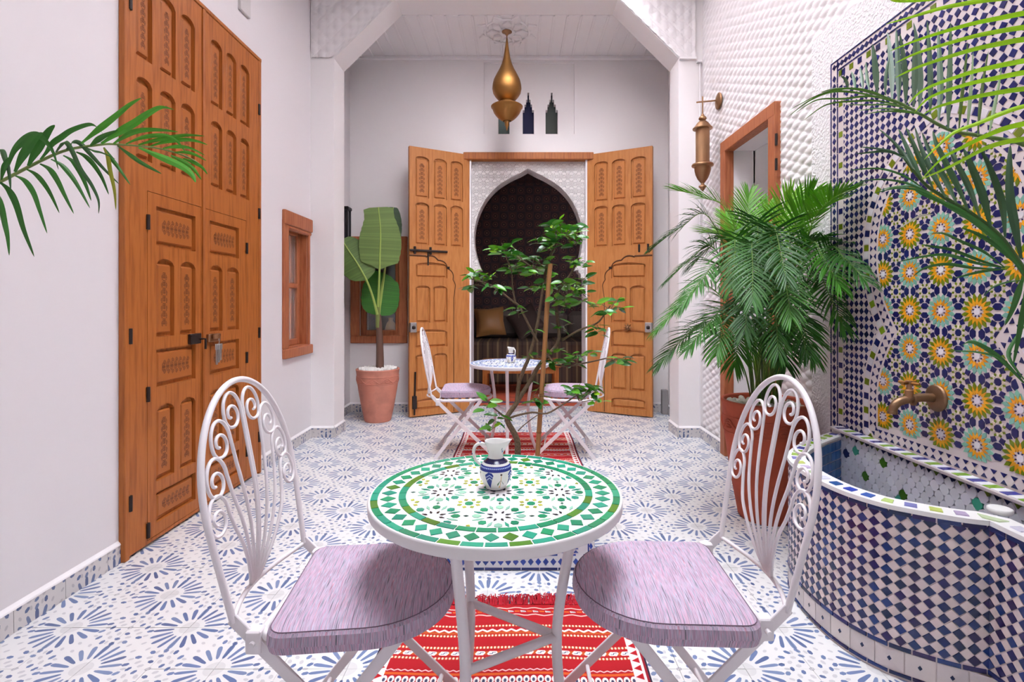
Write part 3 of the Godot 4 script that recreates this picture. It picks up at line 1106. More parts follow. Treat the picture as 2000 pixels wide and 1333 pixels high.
func salon_leaf(called: String, label: String, t: Transform3D, w: float, mirror: bool) -> void:
	var o := thing(called, label, "door")
	o.set_meta("kind", "structure")
	var cells := []
	for c in [[0.055, 0.205], [0.250, 0.395], [0.432, 0.575]]:
		cells.append([c[0], c[1], 2.21, 2.63, true, true])
		cells.append([c[0], c[1], 1.735, 2.165, true, true])
	cells.append([0.06, 0.40, 1.405, 1.565, true, false])
	for r in [[0.95, 1.33], [0.26, 0.64]]:
		cells.append([0.06, 0.215, r[0], r[1], true, false])
		cells.append([0.245, 0.40, r[0], r[1], true, false])
	cells.append([0.06, 0.40, 0.70, 0.885, true, false])
	cells.append([0.06, 0.40, 0.075, 0.19, true, false])
	var k := w / 0.65
	var c2 := []
	for c in cells:
		var a: float = c[0] * k
		var b: float = c[1] * k
		c2.append([w - b, w - a, c[2], c[3], c[4], c[5]] if mirror else [a, b, c[2], c[3], c[4], c[5]])
	leaf_slab(o, 0.0, w, 0.012, 2.715, c2, [], t, 0.042)
	# the scalloped wicket outline, a dark strip drawn in place of the shadowed gap
	var fx := func(x: float) -> float: return w - x * k if mirror else x * k
	var p := PackedVector3Array([t * Vector3(fx.call(0.0), 1.625, 0.0), t * Vector3(fx.call(0.17), 1.625, 0.0)])
	for i in 40:
		var a := PI * 0.5 * i / 39.0
		var r := 1.0 + 0.07 * absf(sin(a * 7.0))
		p.append(t * Vector3(fx.call(0.17 + 0.30 * sin(a) * r), 1.325 + 0.29 * cos(a) * r, 0.0))
	p.append(t * Vector3(fx.call(0.472), 1.2, 0.0))
	p.append(t * Vector3(fx.call(0.472), 0.02, 0.0))
	var g := G.new()
	g.tube(p, 0.008, 0.004, 6)
	put("wicket_outline", g, M.gap_shade, o)
	g = G.new()
	g.box(Vector3(fx.call(0.395), 1.50, -0.001), Vector3(fx.call(0.425), 1.525, 0.006), 0.002, t)
	put("stud", g, M.iron, o)
	g = G.new()
	g.box(Vector3(fx.call(0.0), 0.855, -0.035), Vector3(fx.call(0.065), 0.955, 0.035), 0.006, t)
	put("lock_box", g, M.lock, o)
	g = G.new()
	g.lathe(PackedVector2Array([Vector2(0, -0.02), Vector2(0.018, -0.012), Vector2(0.018, 0.012), Vector2(0, 0.02)]), 12, t * Vector3(fx.call(0.032), 0.905, 0.034))
	put("knob", g, M.iron, o)
	if mirror:
		g = G.new()
		g.prism(PackedVector2Array(star(0.045, 0.02, 8)), 0.0, 0.01, t * Transform3D(Basis.IDENTITY, Vector3(fx.call(0.235), 0.90, 0.0)), 0.003)
		g.lathe(PackedVector2Array([Vector2(0, -0.018), Vector2(0.016, -0.01), Vector2(0.016, 0.01), Vector2(0, 0.018)]), 12, t * Vector3(fx.call(0.235), 0.90, 0.02))
		put("door_pull", g, M.old_brass, o)
		for x in [0.03, 0.115]:
			g = G.new()
			g.box(Vector3(fx.call(x), 1.66, 0), Vector3(fx.call(x + 0.018), 1.74, 0.014), 0.003, t)
			put("bolt_keeper", g, M.iron, o)
	else:
		g = G.new()
		g.tube(PackedVector3Array([t * Vector3(0.0, 1.675, 0.014), t * Vector3(0.395, 1.675, 0.014)]), 0.012)
		for x in [0.04, 0.205]: g.box(Vector3(x, 1.64, 0), Vector3(x + 0.022, 1.715, 0.02), 0.003, t)
		g.box(Vector3(0.185, 1.53, 0), Vector3(0.20, 1.67, 0.01), 0.002, t)
		put("slide_bolt", g, M.iron, o)
		g = G.new()
		g.tube(PackedVector3Array([t * Vector3(0.045, 0.03, 0.014), t * Vector3(0.055, 0.46, 0.014)]), 0.009)
		g.box(Vector3(0.025, 0.09, 0), Vector3(0.07, 0.22, 0.022), 0.004, t)
		put("foot_bolt", g, M.iron, o)

func star(r1: float, r0: float, k: int) -> Array:
	var p := []
	for i in k * 2: p.append(Vector2.from_angle(TAU * i / (k * 2)) * (r1 if i % 2 == 0 else r0))
	return p

func salon_doors() -> void:
	M.gap_shade = mat(rgb(92, 52, 24), 0.7)  # dark brown painting the shadow of the wicket gap
	M.leaf_wood = M.wood_light
	M.leaf_carving = M.carved_light
	var d := Vector3(0.5675, 0, -0.32).normalized()
	salon_leaf("door_3", "open carved wooden door leaf with iron slide bolts, beside the banana plant", Transform3D(Basis(d, Vector3.UP, Vector3(-d.z, 0, d.x)), Vector3(-1.065, 0, -5.18)), 0.6515, false)
	d = Vector3(0.6035, 0, 0.32).normalized()
	salon_leaf("door_4", "open carved wooden door leaf with a star-shaped pull and grey lock", Transform3D(Basis(d, Vector3.UP, Vector3(-d.z, 0, d.x)), Vector3(0.7465, 0, -5.5)), 0.683, true)

func window_casement() -> void:
	# tall narrow window in the side wall
	var t := Transform3D(LEFT, Vector3(XL, 0, 0))
	var o := thing("window_1", "narrow orange wooden window with two stacked panes on the white wall", "window")
	o.set_meta("kind", "structure")
	box_part("casing", Vector3(3.905, 0.80, -0.002), Vector3(3.99, 1.78, 0.018), 0.004, M.wood_red, o, t)
	box_part("casing", Vector3(4.37, 0.80, -0.002), Vector3(4.40, 1.78, 0.018), 0.004, M.wood_red, o, t)
	box_part("head", Vector3(3.905, 1.745, -0.002), Vector3(4.43, 1.855, 0.028), 0.006, M.wood_red, o, t)
	box_part("head", Vector3(3.985, 1.715, -0.03), Vector3(4.425, 1.748, 0.022), 0.01, M.wood_red, o, t)
	box_part("sill", Vector3(3.905, 0.725, -0.002), Vector3(4.43, 0.80, 0.03), 0.006, M.wood_red, o, t)
	var g := G.new()
	for x in [[3.99, 3.996], [4.364, 4.37]]: g.box(Vector3(x[0], 0.80, -0.2), Vector3(x[1], 1.78, 0.0), 0.0, t)
	g.box(Vector3(3.99, 0.80, -0.2), Vector3(4.37, 0.806, 0.01), 0.0, t)
	g.box(Vector3(3.99, 1.774, -0.2), Vector3(4.37, 1.78, 0.0), 0.0, t)
	put("lining", g, M.wood_red, o)
	g = G.new()
	for x in [[3.996, 4.04], [4.32, 4.364]]: g.box(Vector3(x[0], 0.806, -0.095), Vector3(x[1], 1.774, -0.055), 0.005, t)
	for y in [[0.806, 0.855], [1.27, 1.31], [1.70, 1.774]]: g.box(Vector3(4.035, y[0], -0.093), Vector3(4.325, y[1], -0.057), 0.005, t)
	put("sash", g, M.wood_red, o)
	for y in [[0.85, 1.275], [1.305, 1.705]]: box_part("pane", Vector3(4.035, y[0], -0.078), Vector3(4.325, y[1], -0.073), 0.0, M.glass, o, t)
	g = G.new()
	var rows := []
	for j in 2:
		var r := PackedVector3Array()
		for i in 41: r.append(t * Vector3(3.998 + 0.364 * i / 40.0, 0.81 + j * 0.96, -0.15 + 0.012 * sin(i * 1.3)))
		rows.append(r)
	put("curtain", sheet(rows, Vector3(1, 0, 0)), mat(rgb(196, 194, 190), 0.9), o)
	# window in the end wall behind the banana plant
	t = Transform3D(Basis.IDENTITY, Vector3(0, 0, ZB))
	o = thing("window_2", "brown wooden window with dark glass behind the banana plant", "window")
	o.set_meta("kind", "structure")
	var wd: Material = M.wood_red
	for x in [[-1.748, -1.655], [-1.24, -1.15]]: box_part("casing", Vector3(x[0], 0.80, -0.002), Vector3(x[1], 1.77, 0.03), 0.006, wd, o, t)
	box_part("casing", Vector3(-1.748, 1.765, -0.002), Vector3(-1.15, 1.85, 0.03), 0.006, wd, o, t)
	box_part("casing", Vector3(-1.748, 0.725, -0.002), Vector3(-1.15, 0.805, 0.03), 0.006, wd, o, t)
	g = G.new()
	for x in [[-1.66, -1.60], [-1.29, -1.235]]: g.box(Vector3(x[0], 0.80, -0.08), Vector3(x[1], 1.77, -0.035), 0.006, t)
	for y in [[0.80, 0.86], [1.71, 1.77]]: g.box(Vector3(-1.61, y[0], -0.078), Vector3(-1.28, y[1], -0.037), 0.006, t)
	put("sash", g, wd, o)
	box_part("pane", Vector3(-1.605, 0.855, -0.06), Vector3(-1.285, 1.715, -0.055), 0.0, M.glass, o, t)
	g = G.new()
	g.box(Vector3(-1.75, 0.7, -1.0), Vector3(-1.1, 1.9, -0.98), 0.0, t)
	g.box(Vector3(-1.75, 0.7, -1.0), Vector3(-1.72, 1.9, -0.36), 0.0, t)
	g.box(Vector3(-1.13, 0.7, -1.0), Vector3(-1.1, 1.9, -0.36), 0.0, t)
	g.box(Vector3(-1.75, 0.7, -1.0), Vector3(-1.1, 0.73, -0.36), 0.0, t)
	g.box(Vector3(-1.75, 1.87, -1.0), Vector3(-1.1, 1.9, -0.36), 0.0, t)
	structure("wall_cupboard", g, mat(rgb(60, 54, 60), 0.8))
	g = G.new()
	g.lathe(PackedVector2Array([Vector2(0, 0.0), Vector2(0.05, 0.005), Vector2(0.062, 0.06), Vector2(0.045, 0.12), Vector2(0.022, 0.15), Vector2(0.028, 0.18), Vector2(0.0, 0.182)]), 20)
	var v := put("vase", g, mat(rgb(220, 180, 120), 0.4))
	v.position = Vector3(-1.38, 0.806, ZB - 0.21)
	meta(v, "small cream vase standing inside the dark window behind the banana plant", "vase")

func arch_outline() -> PackedVector2Array:
	var half := spline2([[0.334, 0.615], [0.334, 0.72], [0.328, 0.80], [0.302, 0.88], [0.262, 0.96], [0.2165, 1.03]], 3)
	var up := spline2([[0.2165, 1.03], [0.255, 1.09], [0.303, 1.18], [0.328, 1.28], [0.334, 1.37], [0.322, 1.48], [0.284, 1.575], [0.215, 1.66], [0.13, 1.725], [0.06, 1.76], [0.0, 1.785]], 3)
	var p := PackedVector2Array()
	for q in half: p.append(q)
	for i in range(1, up.size()): p.append(up[i])
	var out := PackedVector2Array()
	for q in p: out.append(Vector2(0.675 + q.x, q.y))
	for i in range(p.size() - 2, -1, -1): out.append(Vector2(0.675 - p[i].x, p[i].y))
	return out

func along(poly: PackedVector2Array, step: float) -> Array:
	var out := []
	var m := poly.size()
	var total := 0.0
	for i in m: total += poly[i].distance_to(poly[(i + 1) % m])
	var n := int(round(total / step))
	var st := total / n
	var at := st * 0.5
	for i in m:
		var a := poly[i]
		var b := poly[(i + 1) % m]
		var l := a.distance_to(b)
		while at < l:
			out.append([a.lerp(b, at / l), (b - a) / l])
			at += st
		at -= l
	return out

func zellige_panel() -> void:
	var o := thing("zellige_panel", "tall wall mosaic with a keyhole arch of yellow and teal star rosettes above the fountain", "mosaic panel")
	var x0 := XR - 0.006
	var map := func(u: float, v: float, h: float) -> Vector3: return Vector3(x0 - h, v, u - 2.60)
	var g := G.new()
	g.box(Vector3(x0, 0.0, -2.60), Vector3(XR + 0.0245, 2.34, -1.25))
	put("bed", g, mat(rgb(222, 207, 206), 0.4), o)
	var blue := lin(32, 34, 92)
	var olive := lin(112, 128, 22)
	var lime := lin(128, 162, 34)
	var yellow := lin(238, 166, 38)
	var amber := lin(232, 146, 40)
	var teal := lin(132, 184, 164)
	var cream := lin(226, 214, 190)
	var white := lin(232, 224, 230)
	var ps := []
	var inner := arch_outline()
	var outer: PackedVector2Array = Geometry2D.offset_polygon(inner, 0.102)[0]
	# border lines, the column of lozenges and the row of squares, up both sides and over the top
	for e in [0.0, 0.052]:
		for k in 16:
			ps.append(chip("border_strip", rect2(e, 0.5 + k * 0.115, e + 0.007, 0.614 + k * 0.115), map, vary(blue, 0.2)))
			ps.append(chip("border_strip", rect2(1.343 - e, 0.5 + k * 0.115, 1.35 - e, 0.614 + k * 0.115), map, vary(blue, 0.2)))
		for k in 11: ps.append(chip("border_strip", rect2(e + k * 0.12, 2.333 - e, e + k * 0.12 + 0.118, 2.34 - e), map, vary(blue, 0.2)))
	for k in 45:
		var v := 0.56 + k * 0.0385
		for u in [0.0295, 1.3205]: ps.append(chip("border_lozenge", lozenge(Vector2(u, v), 0.015, 0.018), map, vary(blue, 0.25)))
		ps.append(chip("border_lozenge", lozenge(Vector2(u_at(k), 2.3105), 0.018, 0.015), map, vary(blue, 0.25)))
	for k in 24:
		var v := 0.55 + k * 0.0745
		var c := olive if k % 2 else blue
		for u in [0.080, 1.270]: ps.append(chip("border_square", rect2(u - 0.014, v - 0.014, u + 0.014, v + 0.014), map, vary(c, 0.25)))
		ps.append(chip("border_square", rect2(0.1 + k * 0.06 - 0.014, 2.246, 0.1 + k * 0.06 + 0.014, 2.274), map, vary(c, 0.25)))
	for k in 60: ps.append(chip("border_dart", PackedVector2Array([Vector2(0.104, 0.55 + k * 0.029), Vector2(0.113, 0.56 + k * 0.029), Vector2(0.104, 0.57 + k * 0.029)]), map, vary(blue, 0.2)))
	# the chequered field
	var p := 0.0345
	for i in 34:
		for j in 50:
			var c := Vector2(0.128 + i * p, 0.56 + j * p)
			if c.x > 1.235 or c.y > 2.235: continue
			var lean := 0.0022 * (1.0 if (i + j) % 2 else -1.0)
			var q := PackedVector2Array([c + Vector2(-p * 0.46, lean), c + Vector2(-lean, -p * 0.47), c + Vector2(p * 0.46, -lean), c + Vector2(lean, p * 0.47)])
			for k in 4: q[k] += Vector2(rng.randf_range(-1, 1), rng.randf_range(-1, 1)) * 0.0012
			var ins := 0
			for w in q:
				if Geometry2D.is_point_in_polygon(w, outer): ins += 1
			if ins == 4: continue
			if ins == 0: ps.append(chip("blue_lozenge", q, map, vary(blue, 0.3)))
			else:
				for w in Geometry2D.clip_polygons(q, outer): ps.append(chip("blue_lozenge", w, map, vary(blue, 0.3)))
	# the bands that follow the arch
	var mid: PackedVector2Array = Geometry2D.offset_polygon(inner, 0.077)[0]
	var n := 0
	for s in along(mid, 0.032):
		n += 1
		var c: Vector2 = s[0]
		var d: Vector2 = s[1]
		var e := Vector2(-d.y, d.x)
		var col := white
		if n % 4 == 1: col = lime if c.y > 1.0 and c.y < 1.35 else olive
		elif n % 4 == 3: col = blue
		ps.append(chip("arch_square", PackedVector2Array([c - d * 0.0145 - e * 0.0145, c + d * 0.0145 - e * 0.0145, c + d * 0.0145 + e * 0.0145, c - d * 0.0145 + e * 0.0145]), map, vary(col, 0.12)))
	mid = Geometry2D.offset_polygon(inner, 0.032)[0]
	for s in along(mid, 0.0355):
		var c: Vector2 = s[0]
		var d: Vector2 = s[1]
		var e := Vector2(-d.y, d.x)
		for sg in [-1.0, 1.0]:
			ps.append(chip("arch_dart", PackedVector2Array([c + e * sg * 0.0185 - d * 0.0125, c + e * sg * 0.0185 + d * 0.0125, c + e * sg * 0.003]), map, vary(blue, 0.25)))
	# rosettes inside the arch
	var st := 0.152
	for i in range(-3, 4):
		for j in range(-4, 6):
			var c := Vector2(0.675 + i * st, 1.12 + j * st)
			if not near_poly(c, inner, 0.07): continue
			var kind := posmod(i + j + 1, 2)
			var raw := []
			raw.append(["rosette_heart", ngon(c, 0.0125, 8, 0.39), white])
			for k in 8: raw.append(["rosette_dart", kite(c, TAU * k / 8.0 + 0.39, 0.0125, 0.017, 0.022, 0.0036), blue])
			for k in 16:
				var a := TAU * k / 16.0
				raw.append(["yellow_petal", kite(c, a, 0.0165 if k % 2 else 0.0215, 0.029, 0.045 if kind else 0.050, 0.0073), yellow if kind == 0 or k % 3 else amber])
				raw.append(["teal_petal" if kind else "olive_petal", kite(c, a + TAU / 32.0, 0.030, 0.050, 0.0655, 0.0092 if kind else 0.0078), teal if kind else olive])
			for s in [[Vector2(st * 0.5, 0), Vector2(0, 1)], [Vector2(0, st * 0.5), Vector2(1, 0)]]:
				var m: Vector2 = c + s[0]
				var d: Vector2 = s[1]
				var e := Vector2(-d.y, d.x)
				for sg in [-1.0, 1.0]:
					var b: Vector2 = m + d * sg * 0.0175
					raw.append(["blue_hexagon", PackedVector2Array([b - e * 0.0195, b - e * 0.009 + d * 0.012, b + e * 0.009 + d * 0.012, b + e * 0.0195, b + e * 0.009 - d * 0.012, b - e * 0.009 - d * 0.012]), blue])
			var h := c + Vector2(st, st) * 0.5
			raw.append(["blue_octagon", ngon(h, 0.0138, 8, 0.39), blue])
			for k in 8:
				var a := TAU * k / 8.0
				raw.append(["cream_petal", kite(h, a, 0.0125, 0.018, 0.029, 0.0055), cream])
				raw.append(["olive_bud", kite(h, a + TAU / 16.0, 0.0175, 0.024, 0.031, 0.0052), olive])
				raw.append(["blue_bud", kite(h, a + TAU / 16.0, 0.029, 0.040, 0.055, 0.0132), blue])
			for r in raw:
				var q: PackedVector2Array = r[1]
				var ins := 0
				for w in q:
					if Geometry2D.is_point_in_polygon(w, inner): ins += 1
				if ins == q.size(): ps.append(chip(r[0], q, map, vary(r[2], 0.14), 0.002, 0.0008))
				elif ins > 0:
					for w in Geometry2D.intersect_polygons(q, inner): ps.append(chip(r[0], w, map, vary(r[2], 0.14), 0.002, 0.0008))
	inlay(o, ps, M.glaze, 300, 60.0)

func u_at(k: int) -> float:
	return 0.03 + k * 0.0295

func lozenge(c: Vector2, a: float, b: float) -> PackedVector2Array:
	return PackedVector2Array([c + Vector2(-a, 0), c + Vector2(0, -b), c + Vector2(a, 0), c + Vector2(0, b)])

func near_poly(c: Vector2, poly: PackedVector2Array, r: float) -> bool:
	if Geometry2D.is_point_in_polygon(c, poly): return true
	for q in poly:
		if q.distance_to(c) < r: return true
	return false

# the fountain: a bowed basin against the mosaic
var rim := PackedVector2Array()
var rim_n := PackedVector2Array()
var rim_s := PackedFloat32Array()

func on_rim(s: float) -> Array:
	var i := clampi(rim_s.bsearch(s) - 1, 0, rim.size() - 2)
	var t := clampf((s - rim_s[i]) / maxf(rim_s[i + 1] - rim_s[i], 1e-6), 0.0, 1.0)
	return [rim[i].lerp(rim[i + 1], t), rim_n[i].lerp(rim_n[i + 1], t).normalized()]

func fountain() -> void:
	var o := thing("wall_fountain", "bowed fountain basin covered in blue and white lozenge mosaic against the tiled wall", "fountain")
	# outline in x and distance, from the far end round the bow to the near end
	var bow := spline2([[1.567, 2.535], [1.49, 2.485], [1.279, 2.318], [1.116, 2.137], [1.066, 1.95], [1.076, 1.762], [1.130, 1.635], [1.20, 1.570], [1.285, 1.515], [1.355, 1.487]], 6)
	for p in bow: rim.append(p)
	rim.append_array(PackedVector2Array([Vector2(1.354, 1.43), Vector2(1.353, 1.38), Vector2(1.353, 1.30), Vector2(1.40, 1.29), Vector2(1.567, 1.285)]))
	var s := 0.0
	for i in rim.size():
		if i > 0: s += rim[i].distance_to(rim[i - 1])
		rim_s.append(s)
		var d := (rim[mini(i + 1, rim.size() - 1)] - rim[maxi(i - 1, 0)]).normalized()
		rim_n.append(Vector2(d.y, -d.x))
	# normals must leave the basin
	var ce := Vector2(1.5, 1.9)
	for i in rim.size():
		if rim_n[i].dot(rim[i] - ce) < 0.0: rim_n[i] = -rim_n[i]
	var total := s
	var inner := PackedVector2Array()
	for i in rim.size():
		var q := rim[i] - rim_n[i] * 0.062
		q.x = minf(q.x, 1.52)
		q.y = clampf(q.y, 1.35, 2.44)
		inner.append(q)
	var v3 := func(p: Vector2, y: float) -> Vector3: return Vector3(p.x, y, -p.y)
	var g := G.new()
	for i in rim.size() - 1:
		var hint := Vector3(rim_n[i].x, 0, -rim_n[i].y)
		g.quad(v3.call(rim[i], 0.0), v3.call(rim[i + 1], 0.0), v3.call(rim[i + 1], 0.515), v3.call(rim[i], 0.515), hint)
		g.quad(v3.call(inner[i], 0.12), v3.call(inner[i + 1], 0.12), v3.call(inner[i + 1], 0.52), v3.call(inner[i], 0.52), -hint)
		g.quad(v3.call(inner[i], 0.14), v3.call(inner[i + 1], 0.14), Vector3(1.52, 0.14, -inner[i + 1].y), Vector3(1.52, 0.14, -inner[i].y), Vector3.UP)
	put("basin_wall", g, mat(rgb(212, 198, 196), 0.6), o)
	g = G.new()
	for i in rim.size() - 1:
		var out := Vector3(rim_n[i].x, 0, -rim_n[i].y)
		var a: Vector2 = rim[i] + rim_n[i] * 0.006
		var b: Vector2 = rim[i + 1] + rim_n[i + 1] * 0.006
		g.quad(v3.call(a, 0.528), v3.call(b, 0.528), v3.call(inner[i + 1], 0.53), v3.call(inner[i], 0.53), Vector3.UP)
		g.quad(v3.call(a, 0.514), v3.call(b, 0.514), v3.call(b, 0.528), v3.call(a, 0.528), out)
		g.quad(v3.call(inner[i], 0.515), v3.call(inner[i + 1], 0.515), v3.call(inner[i + 1], 0.53), v3.call(inner[i], 0.53), -out)
		g.quad(v3.call(a, 0.514), v3.call(b, 0.514), v3.call(rim[i + 1], 0.514), v3.call(rim[i], 0.514), Vector3.DOWN)
	put("rim", g, mat(rgb(240, 238, 236), 0.3), o)
	var front := func(u: float, v: float, h: float) -> Vector3:
		var r := on_rim(u)
		var q: Vector2 = r[0] + r[1] * h
		return Vector3(q.x, v, -q.y)
	var top := func(u: float, w: float, h: float) -> Vector3:
		var r := on_rim(u)
		var q: Vector2 = r[0] - r[1] * w
		return Vector3(q.x, 0.529 + h, -q.y)
	var ps := []
	var blues := [lin(30, 44, 98), lin(40, 34, 92), lin(28, 52, 110), lin(44, 30, 84), lin(24, 40, 82), lin(34, 56, 116)]
	var white := lin(226, 208, 205)
	var p := 0.0345
	var n := int(total / p)
	for i in n:
		for j in 12:
			var c := Vector2((i + 0.5) * p, 0.100 + (j + 0.5) * p)
			var q := PackedVector2Array()
			for k in 4:
				var e := [Vector2(-0.5, 0), Vector2(0, -0.5), Vector2(0.5, 0), Vector2(0, 0.5)][k] as Vector2
				q.append(c + e * p * 0.95 + Vector2(rng.randf_range(-1, 1), rng.randf_range(-1, 1)) * 0.0012)
			ps.append(chip("blue_lozenge", q, front, vary(blues[(i * 5 + (j / 3) * 7 + rng.randi() % 2) % 6], 0.2)))
			if j < 11:
				var w := PackedVector2Array()
				var c2 := c + Vector2(p, p) * 0.5
				for k in 4:
					var e := [Vector2(-0.5, 0), Vector2(0, -0.5), Vector2(0.5, 0), Vector2(0, 0.5)][k] as Vector2
					w.append(c2 + e * p * 0.99)
				ps.append(chip("white_lozenge", w, front, vary(white, 0.06), 0.0015))
		var u := (i + 0.5) * p
		for e in [[0.100, 0.5], [0.514, -0.5]]:
			ps.append(chip("white_half", PackedVector2Array([Vector2(u, e[0]), Vector2(u + p, e[0]), Vector2(u + p * 0.5, e[0] + e[1] * p)]), front, vary(white, 0.06), 0.0015))
	var lines := int(total / 0.058)
	for i in lines:
		var u := i * 0.058
		for r in [[0.500, 0.514], [0.088, 0.101], [0.008, 0.018]]:
			ps.append(chip("line_tile", rect2(u + 0.001, r[0], u + 0.057, r[1]), front, vary(blues[(i * 5) % 6], 0.2), 0.004))
	for i in int(total / 0.075):
		var u := (i + 0.5) * 0.075
		ps.append(chip("plinth_tile", rect2(u - 0.0365, 0.020, u + 0.0365, 0.087), front, vary(lin(218, 206, 204), 0.05), 0.0025))
		ps.append(chip("plinth_lozenge", lozenge(Vector2(u, 0.054), 0.007, 0.009), front, vary(blues[4], 0.2), 0.0032))
	var tones := [lin(190, 214, 130), lin(136, 136, 200), lin(204, 214, 120), lin(196, 178, 212), lin(196, 216, 170), lin(226, 224, 240), lin(48, 92, 160), lin(50, 74, 180), lin(60, 96, 176), lin(168, 200, 104), lin(52, 62, 150), lin(140, 182, 50)]
	for i in int(total / 0.062):
		var u := (i + 0.6) * 0.062
		var k := 9 + (i % 3) if u < 0.62 else (i * 1) % 9
		ps.append(chip("rim_square", rect2(u - 0.0165, 0.010, u + 0.0165, 0.041), top, vary(tones[k], 0.1), 0.003))
	# blue tiles lining the far inner wall
	for i in range(1, 60):
		var a := inner[mini(i, inner.size() - 1)]
		if a.y < 1.5: break
	var path := []
	var acc := 0.0
	for i in range(1, inner.size()):
		acc += inner[i].distance_to(inner[i - 1])
	var lining := func(u: float, v: float, h: float) -> Vector3:
		var l := u
		for i in range(1, inner.size()):
			var e := inner[i].distance_to(inner[i - 1])
			if l <= e and e > 1e-6:
				var q := inner[i - 1].lerp(inner[i], l / e) - rim_n[i] * h
				return Vector3(q.x, v, -q.y)
			l -= e
		return Vector3(inner[inner.size() - 1].x, v, -inner[inner.size() - 1].y)
	for i in int(acc / 0.042):
		for j in 9:
			if i * 0.042 > 1.35: break
			var b := lin(44, 92, 148)
			ps.append(chip("lining_tile", rect2(i * 0.042 + 0.001, 0.515 - (j + 1) * 0.043, i * 0.042 + 0.041, 0.5135 - j * 0.043), lining, vary(b, 0.14), 0.002))
	# fish-scale tiles on the wall inside the basin, laid from the bottom up so that each overlaps the one above
	var face := func(u: float, v: float, h: float) -> Vector3: return Vector3(1.518 - h, v, u - 2.45)
	var row := 0
	var v := 0.15
	while v < 0.53:
		for i in 26:
			var u := 0.012 + i * 0.044 + (0.022 if row % 2 else 0.0)
			if u > 1.1: continue
			var col := lin(222, 220, 226)
			var spot := Vector2i(row, i)
			if spot in [Vector2i(8, 4), Vector2i(8, 9), Vector2i(8, 14), Vector2i(11, 6), Vector2i(9, 19)]: col = lin(66, 108, 24)
			elif spot in [Vector2i(7, 8), Vector2i(11, 2), Vector2i(11, 16)]: col = lin(74, 160, 132)
			elif spot == Vector2i(10, 1): col = lin(40, 46, 92)
			var q := PackedVector2Array()
			for k in 9:
				var a := PI * k / 8.0
				q.append(Vector2(u + cos(a) * 0.0219, v + sin(a) * 0.024))
			q.append(Vector2(u - 0.008, v - 0.019))
			q.append(Vector2(u + 0.008, v - 0.019))
			ps.append(chip("scale_tile", q, face, vary(col, 0.07), 0.0045 - 0.0004 * (row % 2), 0.0015, -0.002 if v < 0.5 else -0.003))
		v += 0.0305
		row += 1
	var blue_dart := lin(36, 38, 84)
	var olive_dart := lin(96, 116, 30)
	g = G.new()
	g.box(Vector3(1.52, 0.0, -2.50), Vector3(1.567, 0.548, -1.29), 0.003)
	g.box(Vector3(1.503, 0.544, -2.50), Vector3(1.567, 0.558, -1.29), 0.003)
	put("ledge", g, mat(rgb(196, 184, 184), 0.5), o)
	var ledge := func(u: float, w: float, h: float) -> Vector3: return Vector3(1.505 + w, 0.5575 + h, u - 2.50)
	for i in 40:
		var u := i * 0.030
		var col := lin(240, 240, 244)
		if i % 4 == 1: col = lin(46, 52, 140)
		elif i % 4 == 3: col = lin(126, 170, 40)
		ps.append(chip("ledge_square", rect2(u + 0.0008, 0.004, u + 0.0292, 0.054), ledge, vary(col, 0.08), 0.002))
	for i in 33:
		var u := 0.012 + i * 0.034
		ps.append(chip("ledge_dart", PackedVector2Array([Vector2(u + 0.004, 0.543), Vector2(u + 0.030, 0.543), Vector2(u + 0.017, 0.526)]), face, vary([blue_dart, olive_dart, blue_dart][i % 3], 0.15), 0.0065))
	inlay(o, ps, M.glaze, 300, 45.0)
	# tap over the basin
	var tp := thing("brass_tap", "aged brass wall tap with a cross handle on the star mosaic", "tap")
	g = G.new()
	var side := Transform3D(Basis(Vector3(0, 1, 0), Vector3(-1, 0, 0), Vector3(0, 0, 1)), Vector3(XR - 0.009, 0.795, -1.94))
	var tmp := G.new()
	tmp.lathe(PackedVector2Array([Vector2(0.05, 0.0), Vector2(0.05, 0.006), Vector2(0.044, 0.010), Vector2(0.03, 0.013), Vector2(0.02, 0.016), Vector2(0.0, 0.017)]), 28)
	for k in tmp.v.size():
		tmp.v[k] = side * tmp.v[k]
		tmp.n[k] = side.basis * tmp.n[k]
	put("flange", tmp, M.tap, tp)
	g = G.new()
	var sp := [Vector3(XR - 0.012, 0.795, -1.94), Vector3(XR - 0.06, 0.797, -1.942), Vector3(XR - 0.10, 0.79, -1.95), Vector3(XR - 0.135, 0.78, -1.955), Vector3(XR - 0.155, 0.762, -1.958), Vector3(XR - 0.16, 0.738, -1.96)]
	g.tube(spline(sp, 5), 0.0165, 0.0145, 14)
	g.tube(PackedVector3Array([Vector3(XR - 0.16, 0.742, -1.96), Vector3(XR - 0.161, 0.732, -1.96)]), 0.018, 0.017, 14)
	g.tube(PackedVector3Array([Vector3(XR - 0.088, 0.786, -1.948), Vector3(XR - 0.096, 0.786, -1.949)]), 0.021, 0.021, 14)
	put("spout", g, M.tap, tp)
	g = G.new()
	g.lathe(PackedVector2Array([Vector2(0.014, -0.01), Vector2(0.014, 0.02), Vector2(0.009, 0.024), Vector2(0.009, 0.044), Vector2(0.012, 0.047), Vector2(0.012, 0.056), Vector2(0, 0.058)]), 14, Vector3(XR - 0.105, 0.802, -1.95))
	put("valve", g, M.old_brass, tp)
	g = G.new()
	for e in [Vector3(0.012, 0, 0.036), Vector3(0.034, 0, -0.012)]:
		var c := Vector3(XR - 0.105, 0.850, -1.95)
		g.tube(PackedVector3Array([c - e, c - e * 0.5, c + e * 0.5, c + e]), 0.0055)
	put("handle", g, M.brass, tp)
	g = G.new()
	g.lathe(PackedVector2Array([Vector2(0.0, 0.0), Vector2(0.027, 0.0), Vector2(0.031, 0.006), Vector2(0.03, 0.014), Vector2(0.026, 0.016), Vector2(0.0, 0.017)]), 24)
